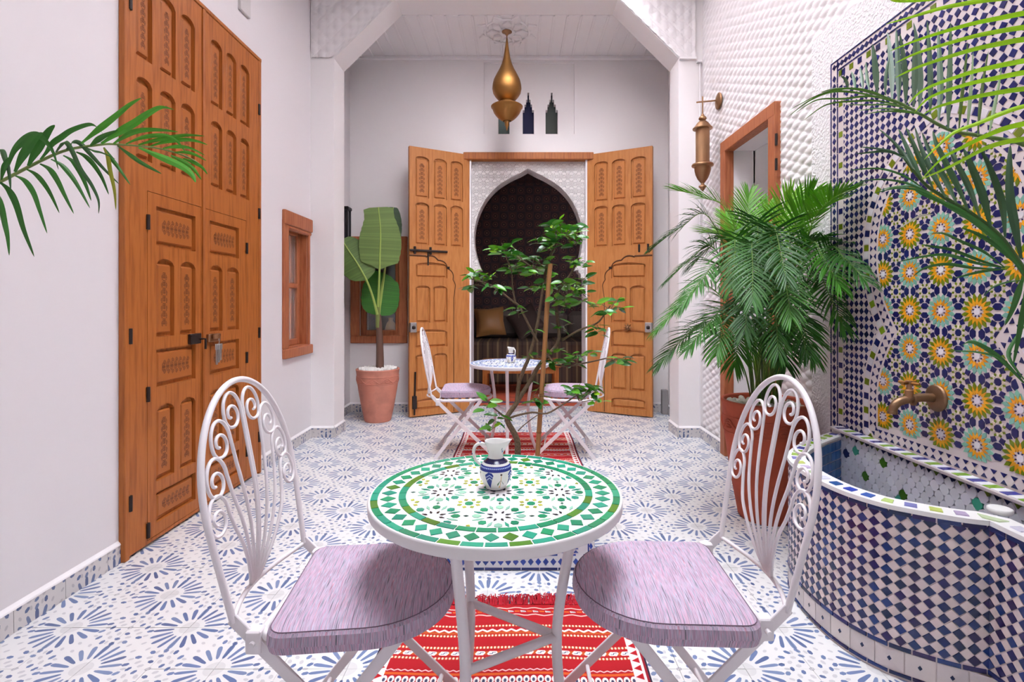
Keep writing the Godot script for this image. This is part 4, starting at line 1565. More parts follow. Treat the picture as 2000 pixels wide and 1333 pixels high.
	var dish := put("soap_dish", g, mat(rgb(240, 238, 236), 0.3))
	dish.position = Vector3(1.425, 0.5305, -1.535)
	meta(dish, "small round white dish resting on the fountain rim", "dish")

func chair(label: String, at: Vector3, turn: float) -> Node3D:
	var o := thing("bistro_chair", label, "chair", at, turn, "white scrolled iron chairs")
	var plane := func(b: float) -> float: return -0.235 - (b - 0.46) * 0.19
	# outline of the back: two uprights and an elliptical top
	var ps := []
	ps.append(Vector3(plane.call(0.46), 0.46, -0.1875))
	ps.append(Vector3(plane.call(0.55), 0.55, -0.1985))
	ps.append(Vector3(plane.call(0.64), 0.64, -0.209))
	for k in 17:
		var a := PI * k / 16.0
		var b := 0.70 + 0.256 * sin(a)
		ps.append(Vector3(plane.call(b), b, -0.213 * cos(a)))
	for e in [[0.64, 0.209], [0.55, 0.1985], [0.46, 0.1875]]: ps.append(Vector3(plane.call(e[0]), e[0], e[1]))
	var g := G.new()
	g.tube(spline(ps, 3), 0.0075, -1, 10)
	put("back_frame", g, M.paint, o)
	var bow := []
	for k in 9:
		var u := k / 8.0
		bow.append(Vector3(-0.235 - 0.05 * sin(PI * u), 0.458 - 0.012 * sin(PI * u), lerpf(-0.1875, 0.1875, u)))
	g = G.new()
	g.tube(spline(bow, 3), 0.006, -1, 8)
	put("back_rail", g, M.paint, o)
	for s in [-1.0, 1.0]:
		var n := 0
		for c in [[0.043, 0.880], [0.110, 0.826], [0.150, 0.750], [0.167, 0.672]]:
			n += 1
			var path := []
			var ca: float = c[0]
			var cb: float = c[1]
			var rr := 0.0385
			var b0 := Vector3(-0.284, 0.447, s * 0.004 * n)
			var tx := ca - rr
			var pts := []
			for k in 7:
				var u := k / 7.0
				var w := 1.0 - pow(1.0 - u, 1.35)
				var z := lerpf(0.004 * n, tx, lerpf(u, w, 0.5))
				var y := lerpf(0.447, cb - 0.01, u)
				pts.append(Vector3(lerpf(-0.284, plane.call(y), minf(1.0, u * 1.4)), y, s * z))
			for k in 34:
				var th := PI * 3.5 * k / 33.0
				var r := rr if th < PI else rr * (1.0 - 0.80 * pow((th - PI) / (PI * 2.5), 0.85))
				var zz := ca - cos(th) * r
				var yy := cb + sin(th) * (r * 1.32 if th < PI else r * lerpf(1.32, 1.0, minf(1.0, (th - PI) * 0.8)))
				if th > PI: zz = (ca + (rr - r) * 0.30) - cos(th) * r
				pts.append(Vector3(plane.call(yy), yy, s * zz))
			g = G.new()
			g.tube(spline(pts, 2), 0.0044, 0.0036, 8)
			put("scroll", g, M.paint, o)
		# flat bars: the long one runs from the back joint to the front foot
		g = G.new()
		bar(g, Vector3(-0.238, 0.468, s * 0.1875), Vector3(0.235, 0.006, s * 0.196), 0.026, 0.007)
		put("leg", g, M.paint, o)
		g = G.new()
		bar(g, Vector3(0.125, 0.428, s * 0.180), Vector3(-0.215, 0.0, s * 0.180), 0.026, 0.007)
		put("leg", g, M.paint, o)
		g = G.new()
		g.box(Vector3(-0.205, 0.395, s * 0.180 - 0.012), Vector3(-0.172, 0.445, s * 0.180 + 0.018), 0.003)
		g.tube(PackedVector3Array([Vector3(-0.188, 0.42, s * 0.205), Vector3(-0.188, 0.42, s * 0.175)]), 0.006)
		put("bracket", g, M.paint, o)
	for e in [[Vector3(0.16, 0.075, -0.19), Vector3(0.16, 0.075, 0.19)], [Vector3(-0.155, 0.075, -0.18), Vector3(-0.155, 0.075, 0.18)]]:
		g = G.new()
		g.tube(PackedVector3Array([e[0], e[1]]), 0.006)
		put("stretcher", g, M.paint, o)
	# the seat ring and its slats
	var ring := PackedVector3Array()
	for p in seat_outline(-0.006): ring.append(Vector3(p.x, 0.431, p.y))
	ring.append(ring[0])
	g = G.new()
	g.tube(ring, 0.0095, -1, 8, 1.15, Vector3.UP)
	put("seat_frame", g, M.paint, o)
	for k in 6:
		var x := -0.135 + k * 0.052
		var w := 0.178 if x < 0.02 else 0.178 * sqrt(maxf(0.05, 1.0 - pow((x - 0.02) / 0.18, 2.0)))
		g = G.new()
		g.box(Vector3(x - 0.011, 0.432, -w), Vector3(x + 0.011, 0.437, w), 0.001)
		put("seat_slat", g, M.paint, o)
	return o

func bar(g: G, a: Vector3, b: Vector3, w: float, th: float) -> void:
	var y := (b - a).normalized()
	var z := Vector3(0, 0, 1)
	z = (z - y * z.dot(y)).normalized()
	var x := y.cross(z)
	g.box(Vector3(-w * 0.5, 0, -th * 0.5), Vector3(w * 0.5, a.distance_to(b), th * 0.5), 0.0015, Transform3D(Basis(x, y, z), a))

func seat_outline(inset: float) -> PackedVector2Array:
	var p := PackedVector2Array()
	var r := maxf(0.008, 0.035 - inset * 0.5)
	var x0 := -0.172 + inset
	var w := 0.188 - inset
	for k in 6:
		var a := PI + PI * 0.5 * k / 5.0
		p.append(Vector2(x0 + r + cos(a) * r, -w + r + sin(a) * r))
	p.append(Vector2(lerpf(x0 + r, 0.02, 0.5), -w))
	for k in 21:
		var a := -PI * 0.5 + PI * k / 20.0
		p.append(Vector2(0.02 + cos(a) * (0.18 - inset), sin(a) * w))
	p.append(Vector2(lerpf(x0 + r, 0.02, 0.5), w))
	for k in 6:
		var a := PI * 0.5 + PI * 0.5 * k / 5.0
		p.append(Vector2(x0 + r + cos(a) * r, w - r + sin(a) * r))
	return p

func cushion(label: String, at: Vector3, turn: float) -> Node3D:
	var o := thing("seat_cushion", label, "cushion", at, turn, "melange seat cushions on the iron chairs")
	var layers := [[0.014, 0.0], [0.002, 0.008], [-0.002, 0.024], [0.0, 0.043], [0.003, 0.0485], [0.007, 0.0505]]
	var lid := [[0.0065, 0.0505], [0.012, 0.055], [0.03, 0.060], [0.07, 0.0645], [0.12, 0.0665]]
	var g := G.new()
	ring_skin(g, layers, true)
	ring_skin(g, lid, false)
	put("cover", g, M.melange, o)
	g = G.new()
	var seam := PackedVector3Array()
	for p in seat_outline(0.0055): seam.append(Vector3(p.x, 0.0505, p.y))
	seam.append(seam[0])
	g.tube(seam, 0.0011, -1, 5)
	put("seam", g, M.seam, o)
	return o

func ring_skin(g: G, layers: Array, sides: bool) -> void:
	var rows := []
	for l in layers:
		var r := PackedVector3Array()
		for p in seat_outline(l[0]): r.append(Vector3(p.x, l[1], p.y))
		r.append(r[0])
		rows.append(r)
	for j in rows.size() - 1:
		var a: PackedVector3Array = rows[j]
		var b: PackedVector3Array = rows[j + 1]
		var s := 0.0
		for i in a.size() - 1:
			var l := a[i].distance_to(a[i + 1])
			var mid := (a[i] + a[i + 1]) * 0.5
			var out := Vector3(mid.x - 0.0, 0.0, mid.z).normalized()
			var ns := []
			for q in [a[i], a[i + 1], b[i + 1], b[i]]:
				var radial := Vector3(q.x, 0, q.z).normalized()
				var tilt := (b[i].y - a[i].y) / maxf(1e-4, Vector2(b[i].x - a[i].x, b[i].z - a[i].z).length())
				var up: float = 1.0 if not sides else (0.0 if j < 3 else 0.7)
				if not sides: radial *= 0.25 * float(4 - j) / 4.0
				if sides and j == 0: up = -0.5
				ns.append((radial + Vector3.UP * up).normalized())
			var uv := []
			if sides:
				for q in [[a[i], s], [a[i + 1], s + l], [b[i + 1], s + l], [b[i], s]]: uv.append(Vector2(q[1], (q[0] as Vector3).y))
			else:
				for q in [a[i], a[i + 1], b[i + 1], b[i]]: uv.append(Vector2((q as Vector3).x, (q as Vector3).z))
			g.tri(a[i], a[i + 1], b[i + 1], ns[0], ns[1], ns[2], uv[0], uv[1], uv[2])
			g.tri(a[i], b[i + 1], b[i], ns[0], ns[2], ns[3], uv[0], uv[2], uv[3])
			s += l
	var last: PackedVector3Array = rows[rows.size() - 1]
	var first: PackedVector3Array = rows[0]
	if not sides:
		for i in last.size() - 1:
			var c := Vector3(0.0, 0.0672, 0)
			g.tri(last[i], last[i + 1], c, Vector3.UP, Vector3.UP, Vector3.UP, Vector2(last[i].x, last[i].z), Vector2(last[i + 1].x, last[i + 1].z), Vector2(0, 0))
	else:
		for i in first.size() - 1:
			var c := Vector3(0.0, 0.0, 0)
			g.tri(first[i], first[i + 1], c, Vector3.DOWN, Vector3.DOWN, Vector3.DOWN, Vector2(first[i].x, first[i].z), Vector2(first[i + 1].x, first[i + 1].z), Vector2(0, 0))

func table(label: String, at: Vector3, turn: float, blue_top: bool) -> Node3D:
	var o := thing("mosaic_table", label, "table", at, turn, "round mosaic bistro tables")
	var g := G.new()
	var H := 0.69
	g.lathe(PackedVector2Array([Vector2(0, H - 0.027), Vector2(0.285, H - 0.027), Vector2(0.300, H - 0.026), Vector2(0.3045, H - 0.022), Vector2(0.305, H - 0.004), Vector2(0.3035, H), Vector2(0.300, H + 0.001), Vector2(0.298, H - 0.0006), Vector2(0, H - 0.0006)]), 72)
	put("tabletop", g, M.table_rim, o)
	for e in [5.0, 115.0, 240.0]:
		var d := Vector3(cos(deg_to_rad(e)), 0, sin(deg_to_rad(e)))
		g = G.new()
		g.tube(spline([d * 0.195 + Vector3(0, H - 0.03, 0), d * 0.183 + Vector3(0, 0.58, 0), d * 0.160 + Vector3(0, 0.45, 0), d * 0.148 + Vector3(0, 0.34, 0), d * 0.155 + Vector3(0, 0.22, 0), d * 0.18 + Vector3(0, 0.10, 0), d * 0.215 + Vector3(0, 0.0075, 0)], 5), 0.0125, -1, 12)
		put("leg", g, M.paint, o)
	for e in [[5.0, 115.0], [115.0, 240.0], [240.0, 5.0]]:
		var a := Vector3(cos(deg_to_rad(e[0])), 0, sin(deg_to_rad(e[0]))) * 0.148 + Vector3(0, 0.34, 0)
		var b := Vector3(cos(deg_to_rad(e[1])), 0, sin(deg_to_rad(e[1]))) * 0.148 + Vector3(0, 0.34, 0)
		g = G.new()
		g.tube(PackedVector3Array([a, b]), 0.0105, -1, 10)
		put("stretcher", g, M.paint, o)
	var map := func(u: float, v: float, h: float) -> Vector3: return Vector3(u, H + h, -v)
	var ps := []
	var green := lin(38, 140, 96)
	var teal := lin(44, 150, 120)
	var dark := lin(40, 40, 44)
	var pale := lin(150, 200, 172)
	var moss := lin(86, 132, 48)
	var yel := lin(196, 196, 80)
	if blue_top:
		green = lin(158, 170, 206); teal = lin(176, 188, 216); pale = lin(200, 208, 226); moss = lin(160, 176, 166); yel = lin(190, 204, 186); dark = lin(90, 98, 140)
	for r in [[0.2815, 0.2985, 39], [0.2165, 0.2345, 33]]:
		var n: int = r[2]
		var at_ := 0.0
		for k in n:
			var a0 := TAU * k / n + 0.004
			var a1 := TAU * (k + 1) / n - 0.004
			var q := PackedVector2Array()
			for m in 4: q.append(Vector2.from_angle(lerpf(a0, a1, m / 3.0)) * (r[0] as float))
			for m in 4: q.append(Vector2.from_angle(lerpf(a1, a0, m / 3.0)) * (r[1] as float))
			ps.append(chip("border_tile", q, map, vary([green, teal, green, teal, moss][rng.randi() % 5 if not blue_top else 0], 0.16), 0.0012, 0.0008))
	for k in 42:
		var a := TAU * (k + 0.5) / 42
		ps.append(chip("border_lozenge", kite(Vector2.ZERO, a, 0.2395, 0.258, 0.2765, 0.0165), map, vary([green, teal, moss][k % 3 if k % 4 == 0 else k % 2], 0.18), 0.0012, 0.0008))
	for i in range(-2, 3):
		for j in range(-2, 3):
			var c := Vector2(0.012 + i * 0.142, -0.014 + j * 0.141)
			var raw := []
			for k in 8:
				var a := TAU * k / 8
				raw.append(["rosette_petal", PackedVector2Array([c + r2(a, 0.037, 0), c + r2(a, 0.044, 0.0088), c + r2(a, 0.053, 0.0088), c + r2(a, 0.059, 0), c + r2(a, 0.053, -0.0088), c + r2(a, 0.044, -0.0088)]), pale if (i + j + 8) % 3 == 1 and k % 2 == 0 else (green if (k + i) % 2 else teal)])
				raw.append(["rosette_sliver", kite(c, a + TAU / 16, 0.033, 0.048, 0.061, 0.0044), pale if k % 3 else teal])
				raw.append(["rosette_dart", kite(c, a + TAU / 16, 0.014, 0.019, 0.0285, 0.0036), dark])
			var f := c + Vector2(0.071, 0.0705)
			raw.append(["flower_heart", ngon(f, 0.0105, 8, 0.39), green])
			for k in 8: raw.append(["flower_petal", kite(f, TAU * k / 8 + 0.39, 0.0165, 0.0225, 0.029, 0.0055), yel if k % 2 else moss.lerp(yel, 0.6)])
			for k in 4: raw.append(["corner_star", kite(c + Vector2(0.071, 0).rotated(PI * 0.5 * k), PI * 0.5 * k, -0.006, 0.0, 0.006, 0.004), pale])
			for r in raw:
				var q: PackedVector2Array = r[1]
				var far := 0.0
				var near := 9.0
				for w in q:
					far = maxf(far, w.length())
					near = minf(near, w.length())
				if far < 0.213: ps.append(chip(r[0], q, map, vary(r[2], 0.16), 0.001, 0.0006))
				elif near < 0.205:
					for w in Geometry2D.intersect_polygons(q, ngon(Vector2.ZERO, 0.2125, 48)): ps.append(chip(r[0], w, map, vary(r[2], 0.16), 0.001, 0.0006))
	inlay(o, ps, M.glaze, 300, 30.0)
	return o

func r2(a: float, r: float, w: float) -> Vector2:
	return Vector2.from_angle(a) * r + Vector2.from_angle(a + PI * 0.5) * w

func jug_picture() -> Image:
	var W := 1024
	var H := 512
	var im := Image.create(W, H, false, Image.FORMAT_RGB8)
	im.fill(rgb(238, 236, 232))
	var blue := rgb(38, 48, 140)
	var deep := rgb(28, 28, 84)
	var mid := rgb(70, 100, 190)
	# v runs from the lip (0) to the foot (1)
	im.fill_rect(Rect2i(0, int(H * 0.965), W, 20), deep)
	im.fill_rect(Rect2i(0, int(H * 0.345), W, int(H * 0.095)), deep)
	for k in 40: disc(im, Vector2(k * W / 40.0, H * 0.442), 14, 8, deep)
	im.fill_rect(Rect2i(0, int(H * 0.505), W, int(H * 0.105)), blue)
	for k in 48:
		disc(im, Vector2((k + 0.5) * W / 48.0, H * 0.545), 7, 8, rgb(180, 200, 236))
		disc(im, Vector2(k * W / 48.0, H * 0.535), 4, 4, mid)
	for k in 8:
		var x := (k + 0.5) * W / 8.0
		if k % 2 == 0:
			fill(im, PackedVector2Array([Vector2(x - 48, H * 0.66), Vector2(x - 30, H * 0.62), Vector2(x + 6, H * 0.61), Vector2(x + 44, H * 0.66), Vector2(x + 28, H * 0.78), Vector2(x + 4, H * 0.90), Vector2(x - 24, H * 0.78)]), blue)
			for m in 2: stroke(im, PackedVector2Array([Vector2(x - 40 + m * 8, H * (0.69 + m * 0.045)), Vector2(x - 8, H * (0.655 + m * 0.045)), Vector2(x + 34 - m * 8, H * (0.70 + m * 0.045))]), 7, rgb(200, 212, 240))
		else:
			stroke(im, PackedVector2Array([Vector2(x, H * 0.66), Vector2(x + 4, H * 0.85)]), 6, rgb(200, 150, 80))
			disc(im, Vector2(x, H * 0.65), 11, 8, rgb(84, 60, 60))
			fill(im, PackedVector2Array([Vector2(x + 4, H * 0.74), Vector2(x + 40, H * 0.80), Vector2(x + 34, H * 0.84)]), rgb(80, 110, 80))
			fill(im, PackedVector2Array([Vector2(x + 2, H * 0.74), Vector2(x - 34, H * 0.80), Vector2(x - 40, H * 0.83)]), rgb(80, 110, 80))
			disc(im, Vector2(x + 6, H * 0.86), 9, 16, rgb(226, 180, 110))
	for k in 3:
		var x := (k + 0.3) * W / 3.0
		disc(im, Vector2(x, H * 0.19), 16, 10, rgb(100, 130, 180))
		disc(im, Vector2(x + 26, H * 0.15), 9, 12, rgb(110, 140, 150))
	im.resize(512, 256, Image.INTERPOLATE_LANCZOS)
	return im

func jug(label: String, at: Vector3, turn: float) -> Node3D:
	var o := thing("painted_jug", label, "jug", at, turn, "blue and white painted jugs")
	var pr := spline2([[0.0275, 0.1165], [0.0248, 0.108], [0.0205, 0.094], [0.0185, 0.083], [0.021, 0.074], [0.030, 0.066], [0.0375, 0.057], [0.0395, 0.045], [0.0388, 0.032], [0.0335, 0.017], [0.0262, 0.006], [0.0240, 0.0]], 4)
	var rows := []
	for p in pr:
		var r := PackedVector3Array()
		for k in 41:
			var a := TAU * k / 40.0
			var lip := clampf((p.y - 0.088) / 0.028, 0.0, 1.0)
			var sp := pow(maxf(0.0, cos(a)), 6.0) * lip
			r.append(Vector3(cos(a) * (p.x + sp * 0.013), p.y + sp * 0.004, sin(a) * p.x))
		rows.append(r)
	var g := jug_skin(rows, false)
	put("body", g, M.jug, o)
	var inner := []
	for j in 20:
		var q := PackedVector3Array()
		for w in (rows[j] as PackedVector3Array): q.append(Vector3(w.x * 0.93, w.y - 0.0005, w.z * 0.93))
		inner.append(q)
	g = jug_skin(inner, true)
	for k in 40:
		var a: PackedVector3Array = rows[0]
		var b: PackedVector3Array = inner[0]
		g.quad(a[k], a[k + 1], b[k + 1], b[k], Vector3.UP)
	put("lining", g, M.china, o)
	g = G.new()
	g.lathe(PackedVector2Array([Vector2(0.0235, 0.0), Vector2(0.0, 0.0005)]), 24)
	put("foot", g, M.china, o)
	g = G.new()
	g.tube(spline([Vector3(-0.025, 0.104, 0), Vector3(-0.036, 0.110, 0), Vector3(-0.050, 0.104, 0), Vector3(-0.055, 0.088, 0), Vector3(-0.050, 0.070, 0), Vector3(-0.038, 0.058, 0)], 5), 0.0045, 0.0038, 10)
	var h := put("handle", g, M.china, o)
	for k in 5:
		g = G.new()
		var c := [Vector3(-0.040, 0.1135, 0), Vector3(-0.0515, 0.106, 0), Vector3(-0.0565, 0.096, 0), Vector3(-0.0585, 0.086, 0), Vector3(-0.055, 0.075, 0)][k] as Vector3
		g.lathe(PackedVector2Array([Vector2(0, -0.0035), Vector2(0.003, -0.002), Vector2(0.003, 0.002), Vector2(0, 0.0035)]), 8, c + Vector3(0.0015, -0.001, 0))
		put("painted_dot", g, M.blue_glaze, h)
	return o

func jug_skin(rows: Array, flip: bool) -> G:
	var g := G.new()
	var nv := rows.size()
	for j in nv - 1:
		var a: PackedVector3Array = rows[j]
		var b: PackedVector3Array = rows[j + 1]
		for k in a.size() - 1:
			var ns := []
			for e in [[j, k], [j, k + 1], [j + 1, k + 1], [j + 1, k]]:
				var up: Vector3 = rows[maxi(e[0] - 1, 0)][e[1]]
				var dn: Vector3 = rows[mini(e[0] + 1, nv - 1)][e[1]]
				var me: PackedVector3Array = rows[e[0]]
				var n := a.size() - 1
				var l := me[posmod(e[1] - 1, n)]
				var r := me[posmod(e[1] + 1, n)]
				var m := (r - l).cross(up - dn).normalized()
				var q := me[e[1]]
				if m.dot(Vector3(q.x, 0, q.z)) < 0.0: m = -m
				ns.append(-m if flip else m)
			var u0 := float(k) / (a.size() - 1)
			var u1 := float(k + 1) / (a.size() - 1)
			var v0 := float(j) / (nv - 1)
			var v1 := float(j + 1) / (nv - 1)
			g.tri(a[k], a[k + 1], b[k + 1], ns[0], ns[1], ns[2], Vector2(u0, v0), Vector2(u1, v0), Vector2(u1, v1))
			g.tri(a[k], b[k + 1], b[k], ns[0], ns[2], ns[3], Vector2(u0, v0), Vector2(u1, v1), Vector2(u0, v1))
	return g

func rug_picture() -> Image:
	var W := 1600
	var H := 1900
	var im := Image.create(W, H, false, Image.FORMAT_RGB8)
	var red := rgb(180, 12, 26)
	var white := rgb(244, 232, 226)
	var orange := rgb(214, 92, 30)
	im.fill(red)
	var s := H / 0.95           # pixels per metre
	for y in range(0, H, 12): im.fill_rect(Rect2i(0, y, W, 4), red.darkened(0.06))
	for rep in 2:
		var b := rep * 0.44
		for e in [0.028, 0.068]:
			var p := PackedVector2Array()
			for k in 60: p.append(Vector2(k * W / 58.0, (b + e + 0.004 * sin(k * 1.4)) * s))
			stroke(im, p, 12, rgb(246, 190, 180))
		for k in 20:
			var x := k * W / 19.0
			im.fill_rect(Rect2i(int(x) - 18, int((b + 0.043) * s), 34, 18), orange)
			fill(im, PackedVector2Array([Vector2(x + 20, (b + 0.042) * s), Vector2(x + 56, (b + 0.045) * s), Vector2(x + 60, (b + 0.052) * s), Vector2(x + 24, (b + 0.053) * s)]), white)
			stroke(im, PackedVector2Array([Vector2(x + 26, (b + 0.048) * s), Vector2(x + 54, (b + 0.048) * s)]), 5, rgb(60, 50, 80))
		for e in [0.130, 0.186, 0.246, 0.298]:
			im.fill_rect(Rect2i(0, int((b + e - 0.006) * s), W, int(0.013 * s)), Color(0.72, 0.2, 0.1))
			for k in 74: disc(im, Vector2((k + 0.5) * W / 74.0, (b + e) * s), 7, 12, rgb(250, 214, 186), 10)
		var z := PackedVector2Array()
		for k in 53: z.append(Vector2(k * W / 52.0, (b + 0.158 + (0.006 if k % 2 else -0.006)) * s))
		im.fill_rect(Rect2i(0, int((b + 0.164) * s), W, int(0.012 * s)), orange.darkened(0.1))
		stroke(im, z, 17, white)
		im.fill_rect(Rect2i(0, int((b + 0.264) * s), W, int(0.018 * s)), orange.darkened(0.1))
		for k in 22:
			var x := (k + 0.5) * W / 22.0
			fill(im, PackedVector2Array([Vector2(x - 32, (b + 0.276) * s), Vector2(x - 18, (b + 0.263) * s), Vector2(x + 24, (b + 0.264) * s), Vector2(x + 32, (b + 0.271) * s), Vector2(x + 18, (b + 0.284) * s), Vector2(x - 24, (b + 0.283) * s)]), white)
			stroke(im, PackedVector2Array([Vector2(x - 18, (b + 0.277) * s), Vector2(x, (b + 0.276) * s), Vector2(x + 2, (b + 0.270) * s), Vector2(x + 20, (b + 0.269) * s)]), 5, rgb(60, 60, 100))
		z = PackedVector2Array()
		for k in 81: z.append(Vector2(k * W / 80.0, (b + 0.356 + (0.003 if k % 2 else -0.003)) * s))
		stroke(im, z, 9, rgb(240, 190, 190))
		im.fill_rect(Rect2i(0, int((b + 0.366) * s), W, int(0.010 * s)), orange)
		for k in 40:
			var x := (k + 0.5) * W / 40.0
			disc(im, Vector2(x, (b + 0.396) * s), 19, 32, white, 12)
			disc(im, Vector2(x, (b + 0.398) * s), 8, 16, rgb(70, 70, 100), 10)
	# side borders
	for side in 2:
		var x0 := 0 if side == 0 else W - 92
		im.fill_rect(Rect2i(x0, 0, 92, H), rgb(240, 226, 222))
		im.fill_rect(Rect2i(0 if side == 0 else W - 24, 0, 24, H), rgb(150, 20, 36))
		im.fill_rect(Rect2i(0 if side == 0 else W - 10, 0, 10, H), rgb(40, 36, 60))
		for k in 26:
			var y := k * H / 26.0
			var xa: float = 40.0 if side == 0 else W - 40.0
			var xb: float = 84.0 if side == 0 else W - 84.0
			fill(im, PackedVector2Array([Vector2(xa, y + 8), Vector2(xb, y + 36), Vector2(xa, y + 64)]), red)
	im.resize(800, 950, Image.INTERPOLATE_LANCZOS)
	return im

func rug(label: String, x0: float, x1: float, d0: float, d1: float, fringe: bool) -> void:
	var o := thing("striped_rug", label, "rug")
	var rows := []
	for j in 61:
		var r := PackedVector3Array()
		for i in 41:
			var u := i / 40.0
			var v := j / 60.0
			var x := lerpf(x0, x1, u) + 0.004 * sin(v * 9.0)
			var d := lerpf(d0, d1, v) + 0.005 * sin(u * 12.0 + 1.0)
			r.append(Vector3(x, 0.005 + 0.0012 * sin(u * 17.0 + v * 7.0) + 0.0008 * sin(v * 40.0), -d))
		rows.append(r)
	put("weave", sheet(rows, Vector3.UP, true), M.rug, o)
	var g := G.new()
	for j in 60:
		for i in [0, 40]:
			var a: Vector3 = rows[j][i]
			var b: Vector3 = rows[j + 1][i]
			g.quad(a, b, Vector3(b.x, 0.0006, b.z), Vector3(a.x, 0.0006, a.z), Vector3(-1 if i == 0 else 1, 0, 0))
	for i in 40:
		for j in [0, 60]:
			var a: Vector3 = rows[j][i]
			var b: Vector3 = rows[j][i + 1]
			g.quad(a, b, Vector3(b.x, 0.0006, b.z), Vector3(a.x, 0.0006, a.z), Vector3(0, 0, -1 if j == 0 else 1))
	put("edge", g, mat(rgb(150, 20, 32), 0.9), o)
	if not fringe: return
	g = G.new()
	for k in 520:
		var u := rng.randf()
		var x := lerpf(x0, x1, u)
		var d := d0 + 0.004 * sin(u * 12.0)
		var l := rng.randf_range(0.035, 0.06)
		var sx := rng.randf_range(-0.028, 0.028)
		var h := rng.randf_range(0.004, 0.026)
		g.tube(PackedVector3Array([Vector3(x, 0.006, -d + 0.003), Vector3(x + sx * 0.4, 0.006 + h, -d - l * 0.45), Vector3(x + sx, 0.004 + h * rng.randf() * 0.7, -d - l)]), 0.0026, 0.0012, 4)
	meta(put("fringe", g, mat(rgb(190, 24, 44), 0.9), o), "", "", "", "stuff")

